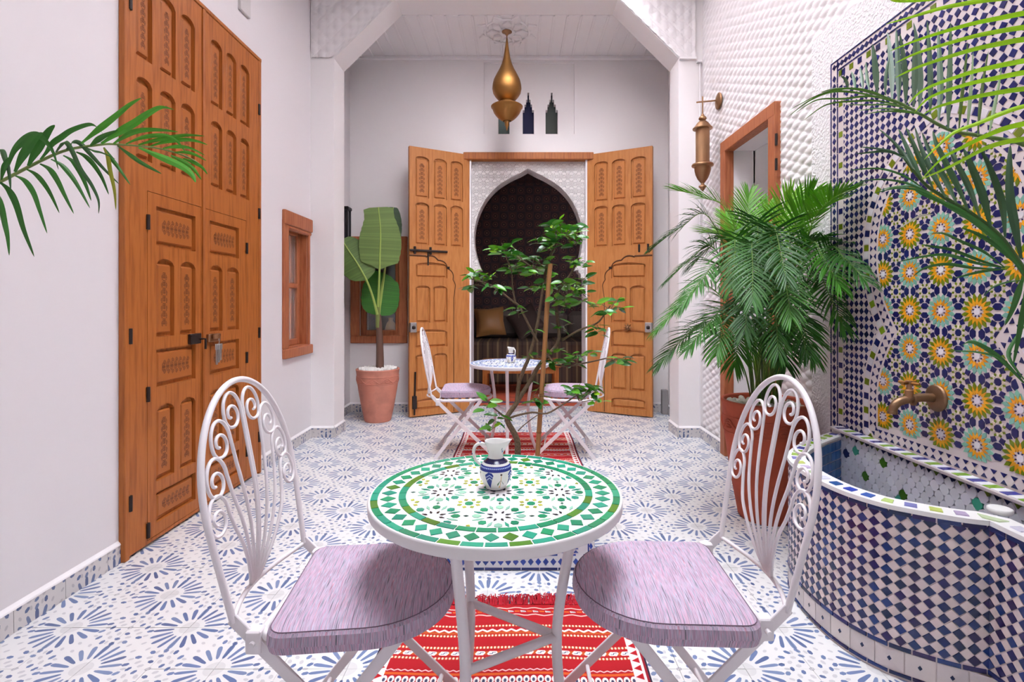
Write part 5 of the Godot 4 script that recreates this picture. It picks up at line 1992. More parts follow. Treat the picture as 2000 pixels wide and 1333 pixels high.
func furniture() -> void:
	M.melange = mat(Color.WHITE, 0.95)
	M.melange.albedo_texture = noise_tex(0.05, [[0.0, rgb(84, 76, 88)], [0.22, rgb(126, 114, 126)], [0.35, rgb(178, 184, 200)], [0.46, rgb(214, 160, 190)], [0.54, rgb(160, 134, 152)], [0.62, rgb(188, 194, 212)], [0.74, rgb(228, 170, 190)], [0.86, rgb(136, 100, 116)], [1.0, rgb(98, 80, 94)]], 2, 17, false, 1024)
	M.melange.uv1_scale = Vector3(7.5, 0.15, 1)
	M.melange.rim_enabled = true
	M.melange.rim = 0.3
	M.seam = mat(rgb(120, 98, 114), 0.9)
	M.table_rim = mat(rgb(229, 223, 223), 0.5)
	M.china = mat(rgb(240, 238, 234), 0.16)
	M.jug = mat(Color.WHITE, 0.16)
	M.jug.albedo_texture = tex(jug_picture())
	M.blue_glaze = mat(rgb(34, 42, 130), 0.16)
	M.rug = mat(Color.WHITE, 0.95)
	M.rug.albedo_texture = tex(rug_picture())
	table("round table with a green and white mosaic top, bearing a painted jug with a handle", Vector3(-0.05, 0, -1.278), 0.0, false)
	table("round table with a blue and white mosaic top, near the open carved doors", Vector3(-0.054, 0, -4.0), 0.35, true)
	chair("white scrolled iron chair at the green mosaic table, its back towards the tall double door", Vector3(-0.377, 0, -1.312), 0.0)
	chair("white scrolled iron chair at the green mosaic table, its back towards the fountain", Vector3(0.369, 0, -1.35), PI)
	chair("white scrolled iron chair at the blue mosaic table, before the bolted door leaf", Vector3(-0.40, 0, -4.02), 0.06)
	chair("white scrolled iron chair at the blue mosaic table, partly behind the small tree", Vector3(0.38, 0, -4.02), PI - 0.1)
	cushion("pink and grey melange cushion on the chair beside the tall double door", Vector3(-0.345, 0.4495, -1.22), 0.10)
	cushion("pink and grey melange cushion on the chair beside the fountain", Vector3(0.335, 0.4495, -1.235), PI - 0.04)
	cushion("lilac grey cushion on the chair before the door leaf with slide bolts", Vector3(-0.40, 0.4475, -4.02), 0.06)
	cushion("lilac grey cushion on the chair half hidden behind the small tree", Vector3(0.38, 0.4475, -4.02), PI - 0.1)
	jug("blue and white painted jug with a dotted handle on the green mosaic table", Vector3(-0.052, 0.6905, -1.295), 0.0)
	jug("small blue and white jug on the blue mosaic table", Vector3(-0.043, 0.6905, -4.0), 2.2)
	rug("fringed red striped rug under the green mosaic table", -0.457, 0.413, 1.975, 1.03, true)
	rug("red striped rug under the blue mosaic table", -0.47, 0.47, 4.60, 3.30, false)
	# the salon: a low sofa with cushions, and a wooden table
	var so := thing("salon_sofa", "low sofa with a striped seat in the dark salon", "sofa")
	var stripes := mat(Color.WHITE, 0.9)
	var im := Image.create(128, 4, false, Image.FORMAT_RGB8)
	im.fill(rgb(82, 62, 52))
	for k in 8:
		im.fill_rect(Rect2i(k * 16, 0, 3, 4), rgb(132, 108, 80))
		im.fill_rect(Rect2i(k * 16 + 8, 0, 2, 4), rgb(60, 44, 40))
	stripes.albedo_texture = tex(im)
	stripes.uv1_triplanar = true
	stripes.uv1_world_triplanar = true
	stripes.uv1_scale = Vector3(0.9, 0.9, 0.9)
	box_part("seat", Vector3(-1.5, 0.0, -8.3), Vector3(1.6, 0.60, -7.3), 0.04, stripes, so)
	var bm := mat(rgb(128, 116, 110), 0.9)
	for k in 4: box_part("back_cushion", Vector3(-1.48 + k * 0.77, 0.60, -8.48), Vector3(-0.73 + k * 0.77, 1.02, -8.25), 0.07, bm, so)
	var names := ["satin gold cushion on the salon sofa", "dark brown cushion on the salon sofa, beside the gold one"]
	for k in 2:
		var c := G.new()
		pillow(c, 0.23, 0.12)
		var pm := mat(rgb(196, 138, 86) if k == 0 else rgb(84, 66, 62), 0.35 if k == 0 else 0.8)
		var pl := put("throw_pillow", c, pm)
		pl.position = Vector3(-0.41 + k * 0.55, 0.86, -8.02)
		pl.rotation = Vector3(-0.35, 0.1 - 0.3 * k, 0.08 + 0.5 * k)
		meta(pl, names[k], "cushion")
	var ct := thing("coffee_table", "low wooden table in front of the salon sofa", "table")
	box_part("top", Vector3(-0.45, 0.36, -6.9), Vector3(0.55, 0.42, -6.35), 0.01, M.wood, ct)
	box_part("apron", Vector3(-0.42, 0.28, -6.86), Vector3(0.52, 0.36, -6.39), 0.004, M.wood, ct)
	for x in [-0.42, 0.46]:
		for z in [-6.86, -6.45]: box_part("leg", Vector3(x, 0.0, z), Vector3(x + 0.06, 0.30, z + 0.06), 0.004, M.wood, ct)

func pillow(g: G, r: float, th: float) -> void:
	for s in [-1.0, 1.0]:
		var rows := []
		for j in 13:
			var q := PackedVector3Array()
			for i in 13:
				var u := i / 6.0 - 1.0
				var v := j / 6.0 - 1.0
				var k := (1.0 - u * u) * (1.0 - v * v)
				var pinch := 1.0 - 0.10 * (1.0 - absf(u) * absf(v)) * maxf(absf(u), absf(v))
				q.append(Vector3(u * r * pinch, v * r * pinch, s * th * pow(maxf(k, 0.0), 0.45)))
			rows.append(q)
		var sh := sheet(rows, Vector3(0, 0, s))
		g.v.append_array(sh.v); g.n.append_array(sh.n); g.uv.append_array(sh.uv); g.c.append_array(sh.c)

func pot(label: String, at: Vector3, h: float, r1: float, r0: float, m: Material, swag: bool) -> Node3D:
	var o := thing("terracotta_pot", label, "plant pot", at)
	var g := G.new()
	var q := [[0.0, 0.002], [r0 * 0.94, 0.0], [r0, 0.012], [lerpf(r0, r1, 0.35), h * 0.28], [lerpf(r0, r1, 0.68), h * 0.58], [lerpf(r0, r1, 0.88), h * 0.80], [r1 * 0.965, h * 0.9], [r1 * 0.985, h * 0.965], [r1, h * 0.975], [r1 * 1.005, h * 0.99], [r1 * 0.985, h], [r1 * 0.93, h], [r1 * 0.91, h * 0.985], [r1 * 0.88, h * 0.9], [0.0, h * 0.9]]
	var pr := PackedVector2Array()
	for e in q: pr.append(Vector2(e[0], e[1]))
	g.lathe(pr, 48)
	put("body", g, m, o)
	var rad := func(y: float) -> float:
		for i in pr.size() - 1:
			if y >= pr[i].y and y <= pr[i + 1].y and i > 0: return lerpf(pr[i].x, pr[i + 1].x, (y - pr[i].y) / maxf(1e-4, pr[i + 1].y - pr[i].y))
		return r1
	for e in [0.735, 0.865]:
		g = G.new()
		var ring := PackedVector3Array()
		var y: float = h * e
		var r: float = rad.call(y)
		for k in 49: ring.append(Vector3(cos(TAU * k / 48) * r, y, sin(TAU * k / 48) * r))
		g.tube(ring, 0.004, -1, 6)
		put("band", g, m, o)
	g = G.new()
	var waves := 9
	for w in waves:
		for s in [0.0, 1.0]:
			var path := PackedVector3Array()
			for k in 25:
				var u := k / 24.0
				var y: float
				var a: float
				if s == 0.0:
					a = TAU * (w + u) / waves
					y = h * (0.80 + 0.04 * sin(u * TAU))
				else:
					var rr := 0.30 * (1.0 - u * 0.8)
					a = TAU * (w + 0.25 + rr * cos(u * 9.0)) / waves
					y = h * (0.79 + rr * 0.11 * sin(u * 9.0))
				var r: float = (rad.call(y) as float) + 0.001
				path.append(Vector3(cos(a) * r, y, sin(a) * r))
			g.tube(path, 0.0065 if swag else 0.005, -1, 6)
	put("wave_relief", g, m, o)
	return o

func pebbles(label: String, at: Vector3, r: float, n: int, m: Material, size: float) -> void:
	var g := G.new()
	var base := SphereMesh.new()
	base.radial_segments = 8
	base.rings = 5
	base.radius = 1.0
	base.height = 2.0
	var arr := base.get_mesh_arrays()
	var vs: PackedVector3Array = arr[Mesh.ARRAY_VERTEX]
	var ix: PackedInt32Array = arr[Mesh.ARRAY_INDEX]
	for k in n:
		var a := k * 2.399963
		var d := r * sqrt((k + 0.5) / n)
		var c := Vector3(cos(a) * d, rng.randf_range(-0.004, 0.006), sin(a) * d)
		var b := Basis.from_euler(Vector3(rng.randf() * 6, rng.randf() * 6, rng.randf() * 6)).scaled(Vector3.ONE * size) * Basis.from_scale(Vector3(1.0, rng.randf_range(0.55, 0.8), rng.randf_range(0.7, 1.0)))
		for i in range(0, ix.size(), 3):
			var p := [vs[ix[i]], vs[ix[i + 1]], vs[ix[i + 2]]]
			g.tri(c + b * p[0], c + b * p[1], c + b * p[2], (b * p[0]).normalized(), (b * p[1]).normalized(), (b * p[2]).normalized())
	var o := put("pebbles", g, m)
	o.position = at
	meta(o, label, "pebbles", "", "stuff")

func planting() -> void:
	planter()
	small_tree()
	areca()
	banana()
	side_fronds()

func planter() -> void:
	var x0 := -0.375
	var x1 := 0.335
	var d0 := 2.235
	var d1 := 2.95
	var h := 0.125
	var o := thing("tiled_planter", "low square planting bed edged with blue and white lozenge tiles under the small tree", "planter")
	var g := G.new()
	for b in [[x0, x1, d0, d0 + 0.06], [x0, x1, d1 - 0.06, d1], [x0, x0 + 0.06, d0 + 0.06, d1 - 0.06], [x1 - 0.06, x1, d0 + 0.06, d1 - 0.06]]:
		g.box(Vector3(b[0], 0, -b[3]), Vector3(b[1], h, -b[2]), 0.002)
	put("curb", g, mat(rgb(226, 222, 224), 0.35), o)
	g = G.new()
	g.box(Vector3(x0 + 0.05, 0, -d1 + 0.05), Vector3(x1 - 0.05, h - 0.03, -d0 - 0.05))
	put("soil", g, mat(rgb(92, 66, 50), 0.95), o)
	var blue := lin(44, 66, 150)
	var deep := lin(36, 44, 104)
	var ps := []
	var faces := [func(u: float, v: float, e: float) -> Vector3: return Vector3(x0 + u, v, -d0 + e), func(u: float, v: float, e: float) -> Vector3: return Vector3(x1 + e, v, -d0 - u), func(u: float, v: float, e: float) -> Vector3: return Vector3(x0 - e, v, -d0 - u), func(u: float, v: float, e: float) -> Vector3: return Vector3(x0 + u, v, -d1 - e)]
	for f in 4:
		var map: Callable = faces[f]
		var w := x1 - x0
		for k in 9: ps.append(chip("line_tile", rect2(k * w / 9 + 0.001, 0.003, (k + 1) * w / 9 - 0.001, 0.013), map, vary(deep, 0.2)))
		for k in 9: ps.append(chip("line_tile", rect2(k * w / 9 + 0.03, 0.064, (k + 1) * w / 9 - 0.001 + (0.0 if k < 8 else -0.03), 0.071), map, vary(blue, 0.2)))
		for e in [0.024, w - 0.030]: ps.append(chip("line_tile", rect2(e, 0.064, e + 0.006, 0.122), map, vary(blue, 0.2)))
		for k in 22:
			var u := (k + 0.5) * w / 22
			ps.append(chip("blue_lozenge", lozenge(Vector2(u, 0.038), 0.0135, 0.0165), map, vary(blue, 0.25)))
			if k == 0 or k == 21:
				for v in [0.072, 0.105]: ps.append(chip("blue_lozenge", lozenge(Vector2(u, v), 0.009, 0.015), map, vary(blue, 0.25)))
			elif k > 1 and k < 20:
				for m in 3: ps.append(chip("blue_dart", PackedVector2Array([Vector2(u - 0.012, 0.076 + m * 0.016), Vector2(u + 0.012, 0.076 + m * 0.016), Vector2(u, 0.089 + m * 0.016)]), map, vary(blue, 0.25)))
	for k in 22:
		for f in 2:
			var top := func(u: float, v: float, e: float) -> Vector3: return Vector3(x0 + u, h + e, -(d0 if f == 0 else d1 - 0.06) - v)
			ps.append(chip("blue_lozenge", lozenge(Vector2((k + 0.5) * (x1 - x0) / 22, 0.03), 0.0135, 0.018), top, vary(blue, 0.25)))
	inlay(o, ps, M.glaze, 300, 40.0)

func leaf_shape(len: float, wid: float, curl: float, c: Color) -> Mesh:
	var g := G.new()
	g.col = c
	var path := PackedVector3Array()
	for k in 7:
		var u := k / 6.0
		path.append(Vector3(u * len, -curl * len * u * u, 0))
	var w := func(t: float) -> float: return wid * (0.06 + 0.94 * pow(sin(PI * pow(t, 0.8)), 0.8)) if t < 0.97 else 0.0008
	g.blade(path, w, Vector3(0, 0, 1), 0.22)
	return g.mesh()

func small_tree() -> void:
	var o := thing("small_tree", "slender small tree with glossy green leaves growing from the tiled planting bed", "tree")
	var D := 2.6
	var j := func(x: float, y: float, dz: float) -> Vector3: return pt(x, y, D + dz)
	var base := Vector3(0.0, 0.08, -D)
	var limbs := [
		[[base, j.call(1011, 884, 0.0), j.call(1008, 855, 0.0), j.call(992, 825, 0.0), j.call(992, 812, 0.01), j.call(1006, 792, 0.02), j.call(1022, 766, 0.03), j.call(1036, 745, 0.04)], 0.017, 0.010],
		[[j.call(1009, 790, 0.02), j.call(1013, 752, 0.02), j.call(1023, 722, 0.01), j.call(1034, 695, 0.0), j.call(1048, 640, 0.0), j.call(1058, 580, 0.0), j.call(1068, 520, 0.02), j.call(1085, 480, 0.02), j.call(1100, 455, 0.02)], 0.011, 0.005],
		[[j.call(1036, 745, 0.04), j.call(1052, 716, 0.04), j.call(1075, 690, 0.03), j.call(1092, 660, 0.02), j.call(1086, 600, 0.02), j.call(1090, 570, 0.0), j.call(1112, 540, 0.0), j.call(1130, 505, 0.0)], 0.012, 0.005],
		[[j.call(1050, 668, 0.0), j.call(1035, 640, -0.02), j.call(1015, 600, -0.03), j.call(1003, 590, -0.03), j.call(980, 572, -0.04), j.call(955, 556, -0.05), j.call(920, 545, -0.05)], 0.007, 0.003],
		[[j.call(1006, 590, -0.03), j.call(1001, 560, -0.03), j.call(999, 530, -0.02), j.call(988, 500, -0.02), j.call(980, 475, -0.02)], 0.005, 0.003],
		[[j.call(1098, 665, 0.02), j.call(1130, 646, -0.04), j.call(1165, 632, -0.08), j.call(1180, 615, -0.09), j.call(1192, 597, -0.1)], 0.006, 0.003],
		[[j.call(1070, 694, 0.03), j.call(1085, 712, 0.0), j.call(1110, 715, -0.03), j.call(1150, 708, -0.05), j.call(1185, 700, -0.05)], 0.006, 0.003],
		[[j.call(993, 818, 0.0), j.call(1010, 812, -0.05), j.call(1040, 806, -0.08), j.call(1068, 808, -0.1), j.call(1100, 790, -0.12), j.call(1130, 770, -0.13)], 0.006, 0.003],
		[[j.call(990, 818, 0.0), j.call(975, 806, -0.05), j.call(958, 792, -0.08), j.call(948, 778, -0.1)], 0.005, 0.002],
		[[j.call(1012, 842, 0.0), j.call(1022, 832, 0.05), j.call(1040, 818, 0.07), j.call(1052, 810, 0.08)], 0.003, 0.002]]
	for l in limbs:
		var g := G.new()
		g.tube(spline(l[0], 4), l[1], l[2], 9)
		put("limb", g, M.bark, o)
	# clusters: where, how wide and high in metres, how many leaves, whether they bear fresh young leaves
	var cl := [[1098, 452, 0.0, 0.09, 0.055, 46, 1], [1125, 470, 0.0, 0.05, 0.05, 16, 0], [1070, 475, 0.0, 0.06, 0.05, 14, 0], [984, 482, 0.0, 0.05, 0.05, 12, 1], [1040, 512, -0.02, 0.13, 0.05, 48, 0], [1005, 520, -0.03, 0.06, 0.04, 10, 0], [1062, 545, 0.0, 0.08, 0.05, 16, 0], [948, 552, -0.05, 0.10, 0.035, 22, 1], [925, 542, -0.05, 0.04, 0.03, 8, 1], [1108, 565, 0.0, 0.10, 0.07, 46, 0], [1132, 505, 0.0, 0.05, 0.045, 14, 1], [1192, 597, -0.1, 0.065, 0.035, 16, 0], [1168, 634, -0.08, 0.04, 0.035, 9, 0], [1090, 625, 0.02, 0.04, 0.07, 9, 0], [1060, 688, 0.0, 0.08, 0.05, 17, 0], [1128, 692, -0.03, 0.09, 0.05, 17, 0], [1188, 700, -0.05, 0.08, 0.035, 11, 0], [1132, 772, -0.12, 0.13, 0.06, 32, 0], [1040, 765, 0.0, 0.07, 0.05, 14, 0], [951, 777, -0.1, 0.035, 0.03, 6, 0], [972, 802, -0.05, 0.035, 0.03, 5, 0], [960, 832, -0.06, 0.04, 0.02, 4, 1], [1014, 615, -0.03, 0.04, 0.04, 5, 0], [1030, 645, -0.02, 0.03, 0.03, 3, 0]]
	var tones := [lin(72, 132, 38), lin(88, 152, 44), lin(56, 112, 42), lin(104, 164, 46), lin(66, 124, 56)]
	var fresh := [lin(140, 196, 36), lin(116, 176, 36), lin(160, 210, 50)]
	var shapes := []
	var bright := []
	for k in 10: shapes.append(leaf_shape(1.0, rng.randf_range(0.20, 0.25), rng.randf_range(-0.05, 0.35), vary(tones[k % 5], 0.15)))
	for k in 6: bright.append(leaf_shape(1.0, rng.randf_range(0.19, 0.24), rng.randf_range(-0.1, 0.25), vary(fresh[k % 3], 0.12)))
	var gl := M.leaf.duplicate() as StandardMaterial3D
	gl.roughness = 0.24
	var tw := G.new()
	var more := G.new()
	var count := 0
	for c in cl:
		var ce := pt(c[0], c[1], D + c[2])
		var n: int = int(c[5] * 1.25)
		var twigs := maxi(1, n / 5)
		for k in twigs:
			var off := Vector3(rng.randf_range(-1, 1) * c[3], rng.randf_range(-0.9, 1.0) * c[4], rng.randf_range(-1, 1) * c[3] * 0.8)
			var tip := ce + off
			var root_ := ce - Vector3(0, c[4] * 0.5, 0) + off * 0.1
			tw.tube(PackedVector3Array([root_, (root_ + tip) * 0.5 + Vector3(0, 0.008, 0), tip]), 0.0022, 0.0014, 5)
			var axis := (off + Vector3(0, c[4] * 1.2, 0)).normalized()
			var m := n / twigs + (1 if k < n % twigs else 0)
			for q in m:
				var a := q * 2.4 + rng.randf() * 0.8
				var dir := Vector3(cos(a), 0, sin(a))
				dir = (dir + axis * rng.randf_range(-0.15, 0.75) + Vector3(0, rng.randf_range(-0.35, 0.2), 0)).normalized()
				var side := dir.cross(Vector3.UP).normalized()
				if side.length() < 0.5: side = Vector3.RIGHT
				var b := Basis(dir, side.cross(dir).normalized(), side).rotated(dir, rng.randf_range(-1.0, 1.0))
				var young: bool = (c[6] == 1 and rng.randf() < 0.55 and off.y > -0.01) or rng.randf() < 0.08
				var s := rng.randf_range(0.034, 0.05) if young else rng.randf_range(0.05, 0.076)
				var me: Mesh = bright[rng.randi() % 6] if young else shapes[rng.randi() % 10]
				var at := tip - axis * (0.008 * q) + dir * 0.004
				count += 1
				if count <= 300:
					var lf := put_mesh("leaf", me, gl, o)
					lf.transform = Transform3D(b.scaled(Vector3.ONE * s), at)
				else:
					var t := Transform3D(b.scaled(Vector3.ONE * s), at)
					var ar := me.surface_get_arrays(0)
					var vv: PackedVector3Array = ar[Mesh.ARRAY_VERTEX]
					var nn: PackedVector3Array = ar[Mesh.ARRAY_NORMAL]
					for e in vv.size():
						more.v.append(t * vv[e])
						more.n.append((b * nn[e]).normalized())
					more.uv.append_array(ar[Mesh.ARRAY_TEX_UV])
					more.c.append_array(ar[Mesh.ARRAY_COLOR])
	if more.v.size(): meta(put("leaf_spray", more, gl, o), "", "", "", "stuff")
	put("twig", tw, M.bark, o)
	var st := thing("cane_stake", "upright bamboo cane supporting the small tree in the planting bed", "stake")
	var g := G.new()
	g.tube(PackedVector3Array([Vector3(0.095, 0.07, -2.6), pt(1050, 886, 2.6), pt(1061, 720, 2.585), pt(1072, 545, 2.57), pt(1075, 515, 2.565)]), 0.0125, 0.0115, 10)
	put("culm", g, mat(rgb(176, 122, 72), 0.55), st)
	for y in [845, 770, 690, 612]:
		g = G.new()
		var c := pt(lerpf(1050, 1075, (886.0 - y) / 371.0), y, 2.585)
		g.lathe(PackedVector2Array([Vector2(0.0124, -0.004), Vector2(0.0142, 0.0), Vector2(0.0124, 0.004)]), 10, c)
		put("node_ring", g, mat(rgb(150, 100, 58), 0.6), st)

# one feather leaf: rachis and its leaflets as a single part
func frond(parent: Node3D, ps: Array, n: int, length: float, width: float, droop: float, col: Color, from := 0.3, upv := Vector3.UP, wall := 1.552, spread := 1.0) -> void:
	var path := spline(ps, 8)
	var g := G.new()
	g.col = col.lerp(lin(150, 170, 70), 0.35)
	g.tube(path, 0.0045, 0.0012, 5)
	var m := path.size() - 1
	for k in n:
		var t := lerpf(from, 0.995, pow(float(k) / (n - 1), 0.9))
		var i := int(t * m)
		var f := t * m - i
		var p := path[i].lerp(path[mini(i + 1, m)], f)
		var d := (path[mini(i + 1, m)] - path[maxi(i - 1, 0)]).normalized()
		var side := d.cross(upv).normalized()
		var u := (t - from) / (1.0 - from)
		var l := length * (0.35 + 0.65 * sin(PI * (0.18 + 0.74 * u))) * rng.randf_range(0.88, 1.08)
		for s in [-1.0, 1.0]:
			g.col = vary(col, 0.25)
			var ang := lerpf(1.05, 0.25, u * u) * spread + rng.randf_range(-0.08, 0.08)
			var dir: Vector3 = (d * cos(ang) + side * s * sin(ang) + upv * 0.18 + Vector3(0, rng.randf_range(-0.1, 0.1), 0)).normalized()
			var lp := PackedVector3Array()
			var q := p
			for e in 5:
				lp.append(Vector3(minf(q.x, wall), q.y, q.z))
				q += dir * l / 4.0
				dir = (dir + Vector3.DOWN * droop * 0.16 * (1.0 + e * 0.5)).normalized()
			var wf := func(x: float) -> float: return width * (0.25 + 0.75 * sin(PI * minf(1.0, 0.12 + x * 0.88))) * (1.0 if x < 0.98 else 0.2)
			g.blade(lp, wf, d if absf(dir.dot(d)) < 0.9 else side, 0.25)
	put("frond", g, M.leaf, parent)

func areca() -> void:
	var C := Vector3(1.335, 0, -2.80)
	pot("large red terracotta pot holding the bushy palm beside the fountain", C, 0.63, 0.222, 0.135, M.terracotta, true)
	pebbles("pale pebbles covering the soil around the bushy palm", C + Vector3(0, 0.600, 0), 0.185, 90, mat(rgb(206, 198, 184), 0.7), 0.021)
	var o := thing("areca_palm", "bushy feathery green palm growing in the large red terracotta pot", "palm", Vector3.ZERO)
	var tips := [[1322, 372, 3.0, 1425, 420], [1278, 482, 3.0, 1385, 425], [1305, 548, 2.9, 1395, 485], [1284, 645, 2.75, 1385, 560], [1288, 712, 2.7, 1375, 640], [1330, 600, 2.6, 1410, 520],
		[1462, 384, 3.0, 1460, 480], [1545, 384, 2.8, 1520, 470], [1585, 378, 2.6, 1545, 470], [1650, 374, 2.35, 1585, 440], [1690, 548, 2.25, 1612, 490], [1648, 640, 2.38, 1590, 535], [1640, 560, 2.3, 1580, 480],
		[1535, 545, 2.3, 1512, 455], [1470, 590, 2.35, 1470, 480], [1430, 560, 2.5, 1440, 470], [1575, 690, 2.4, 1540, 570], [1520, 690, 2.35, 1510, 560], [1590, 700, 2.5, 1550, 610], [1455, 650, 2.4, 1465, 560],
		[1420, 425, 3.1, 1450, 500], [1500, 405, 3.05, 1490, 500], [1380, 455, 3.1, 1430, 480], [1560, 455, 2.75, 1530, 500], [1400, 690, 2.5, 1430, 600], [1350, 520, 3.0, 1420, 470], [1610, 470, 2.55, 1560, 500], [1545, 620, 2.3, 1525, 520], [1480, 500, 2.6, 1480, 440], [1345, 680, 2.55, 1420, 610], [1435, 715, 2.65, 1450, 640], [1535, 715, 2.55, 1515, 640]]
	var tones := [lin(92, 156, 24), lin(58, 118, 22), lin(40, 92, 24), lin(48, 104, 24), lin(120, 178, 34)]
	var k := 0
	for t in tips:
		var a := k * 2.4
		var rr := 0.02 + 0.05 * ((k * 37) % 10) / 10.0
		var b := C + Vector3(cos(a) * rr, 0.58, sin(a) * rr)
		var dt: float = minf(t[2], 1.53 * F / maxf(1.0, t[0] - CX))
		var tip := pt(t[0], t[1], dt)
		var md: float = lerpf(2.80, dt, 0.55)
		md = minf(md, 1.5 * F / maxf(1.0, t[3] - CX))
		var mid := pt(t[3], t[4], md)
		var low := b.lerp(mid, 0.5) + Vector3(0, 0.05, 0)
		low.x = lerpf(low.x, b.x, 0.4)
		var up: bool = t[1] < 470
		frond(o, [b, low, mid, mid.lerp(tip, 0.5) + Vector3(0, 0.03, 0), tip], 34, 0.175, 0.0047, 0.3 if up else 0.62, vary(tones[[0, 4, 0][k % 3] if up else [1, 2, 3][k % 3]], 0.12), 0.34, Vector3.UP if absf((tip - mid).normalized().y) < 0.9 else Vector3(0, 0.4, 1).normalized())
		k += 1
	for i in 10:
		var a := i * 2.1
		var g := G.new()
		g.col = vary(lin(70, 96, 40), 0.2)
		var b := C + Vector3(cos(a) * 0.06, 0.56, sin(a) * 0.06)
		g.tube(spline([b, b + Vector3(cos(a) * 0.03, 0.22, sin(a) * 0.03), b + Vector3(cos(a) * 0.09, 0.5, sin(a) * 0.07)], 5), 0.011, 0.006, 7)
		put("cane", g, M.leaf, o)

func banana() -> void:
	var C := Vector3(-1.356, 0, -5.09)
	var m := M.terracotta.duplicate() as StandardMaterial3D
	m.albedo_color = rgb(216, 142, 120)
	pot("pale pink terracotta pot with the banana plant beside the open door leaf", C, 0.51, 0.208, 0.128, m, false)
	pebbles("white pebbles on top of the pale pink pot", C + Vector3(0, 0.505, 0), 0.175, 110, mat(rgb(238, 234, 228), 0.6), 0.022)
	var o := thing("banana_plant", "banana plant with broad upright leaves in the pale pink pot", "plant")
	var g := G.new()
	g.col = lin(108, 78, 64)
	g.tube(spline([C + Vector3(0.02, 0.46, 0), pt(742, 690, 5.09), pt(741, 650, 5.09), pt(739, 615, 5.09)], 5), 0.042, 0.025, 12)
	put("trunk", g, M.matt, o)
	g = G.new()
	g.col = lin(128, 140, 76)
	g.tube(spline([pt(739, 640, 5.085), pt(738, 615, 5.08), pt(738, 596, 5.08)], 4), 0.027, 0.018, 10)
	put("leaf_sheath", g, M.leaf, o)
	var im := Image.create(4, 256, false, Image.FORMAT_RGB8)
	for y in 256:
		var k := rng.randf_range(0.82, 1.0)
		im.fill_rect(Rect2i(0, y, 4, 1), Color(k, k, k))
	var ribbed := M.leaf.duplicate() as StandardMaterial3D
	ribbed.albedo_texture = tex(im)
	ribbed.uv1_scale = Vector3(1, 0.4, 1)
	var leaves := [
		[[[738, 600], [740, 560], [742, 500], [743, 450], [739, 405]], 5.06, 5.02, 0.205, 0.40, lin(122, 148, 78), 0.07],
		[[[737, 615], [728, 580], [716, 548], [698, 515], [680, 488], [668, 468]], 5.05, 4.98, 0.175, 0.42, lin(104, 134, 66), 0.12],
		[[[740, 618], [742, 600], [744, 570], [748, 545], [752, 535]], 5.20, 5.25, 0.19, 0.05, lin(62, 128, 40), 0.15],
		[[[742, 600], [750, 540], [758, 480], [766, 440], [768, 405]], 5.22, 5.28, 0.11, 0.35, lin(48, 78, 40), 0.2]]
	for l in leaves:
		var ps := []
		for i in l[0].size(): ps.append(pt(l[0][i][0], l[0][i][1], lerpf(l[1], l[2], float(i) / (l[0].size() - 1))))
		var path := spline(ps, 9)
		var view := path[path.size() / 2] - Vector3(0, EYE, 0)
		var side := (path[path.size() - 1] - path[0]).cross(view).normalized()
		g = G.new()
		g.col = l[5]
		var from: float = l[4]
		var W: float = l[3]
		var seed_: float = ps[0].x * 40.0
		var w := func(t: float) -> float:
			if t < from: return 0.004
			var u := (t - from) / (1.0 - from)
			var base := W * pow(maxf(0.0, sin(PI * pow(u, 0.72) * 0.93 + 0.08)), 0.53)
			if l[6] == 0.07: base = W * (0.70 + 0.30 * sin(PI * minf(1.0, u * 1.15 + 0.1))) * (smoothstep(0.0, 0.06, u) if u < 0.5 else (1.0 if u < 0.985 else 0.6))
			return maxf(0.004, base * (1.0 - 0.035 * absf(sin(u * 31.0 + seed_))))
		g.blade(path, w, side, l[6])
		var lf := put("leaf", g, ribbed, o)
		g = G.new()
		g.col = lin(168, 190, 96)
		g.tube(path, 0.013, 0.004, 7)
		put("midrib", g, M.leaf, lf)

# a leaflet drawn through points seen in the frame, at its own distance
func leaflet(parent: Node3D, ps: Array, d0: float, d1: float, w: float, c: Color, fat := 0.4) -> void:
	var q := []
	for i in ps.size(): q.append(pt(ps[i][0], ps[i][1], lerpf(d0, d1, float(i) / (ps.size() - 1))))
	var path := spline(q, 5)
	var g := G.new()
	g.col = vary(c, 0.12)
	var mid := path[path.size() / 2]
	var dir := path[path.size() - 1] - path[0]
	var side := dir.cross(mid - Vector3(0, EYE, 0)).normalized().rotated(dir.normalized(), rng.randf_range(-0.5, 0.5))
	var wf := func(t: float) -> float: return w * 0.5 * d0 / F * maxf(0.04, (0.30 + 0.70 * smoothstep(0.0, fat, t)) * pow(maxf(0.0, 1.0 - pow(t, 2.2)), 0.7))
	g.blade(path, wf, side, 0.22)
	put("leaflet", g, M.leaf, parent)

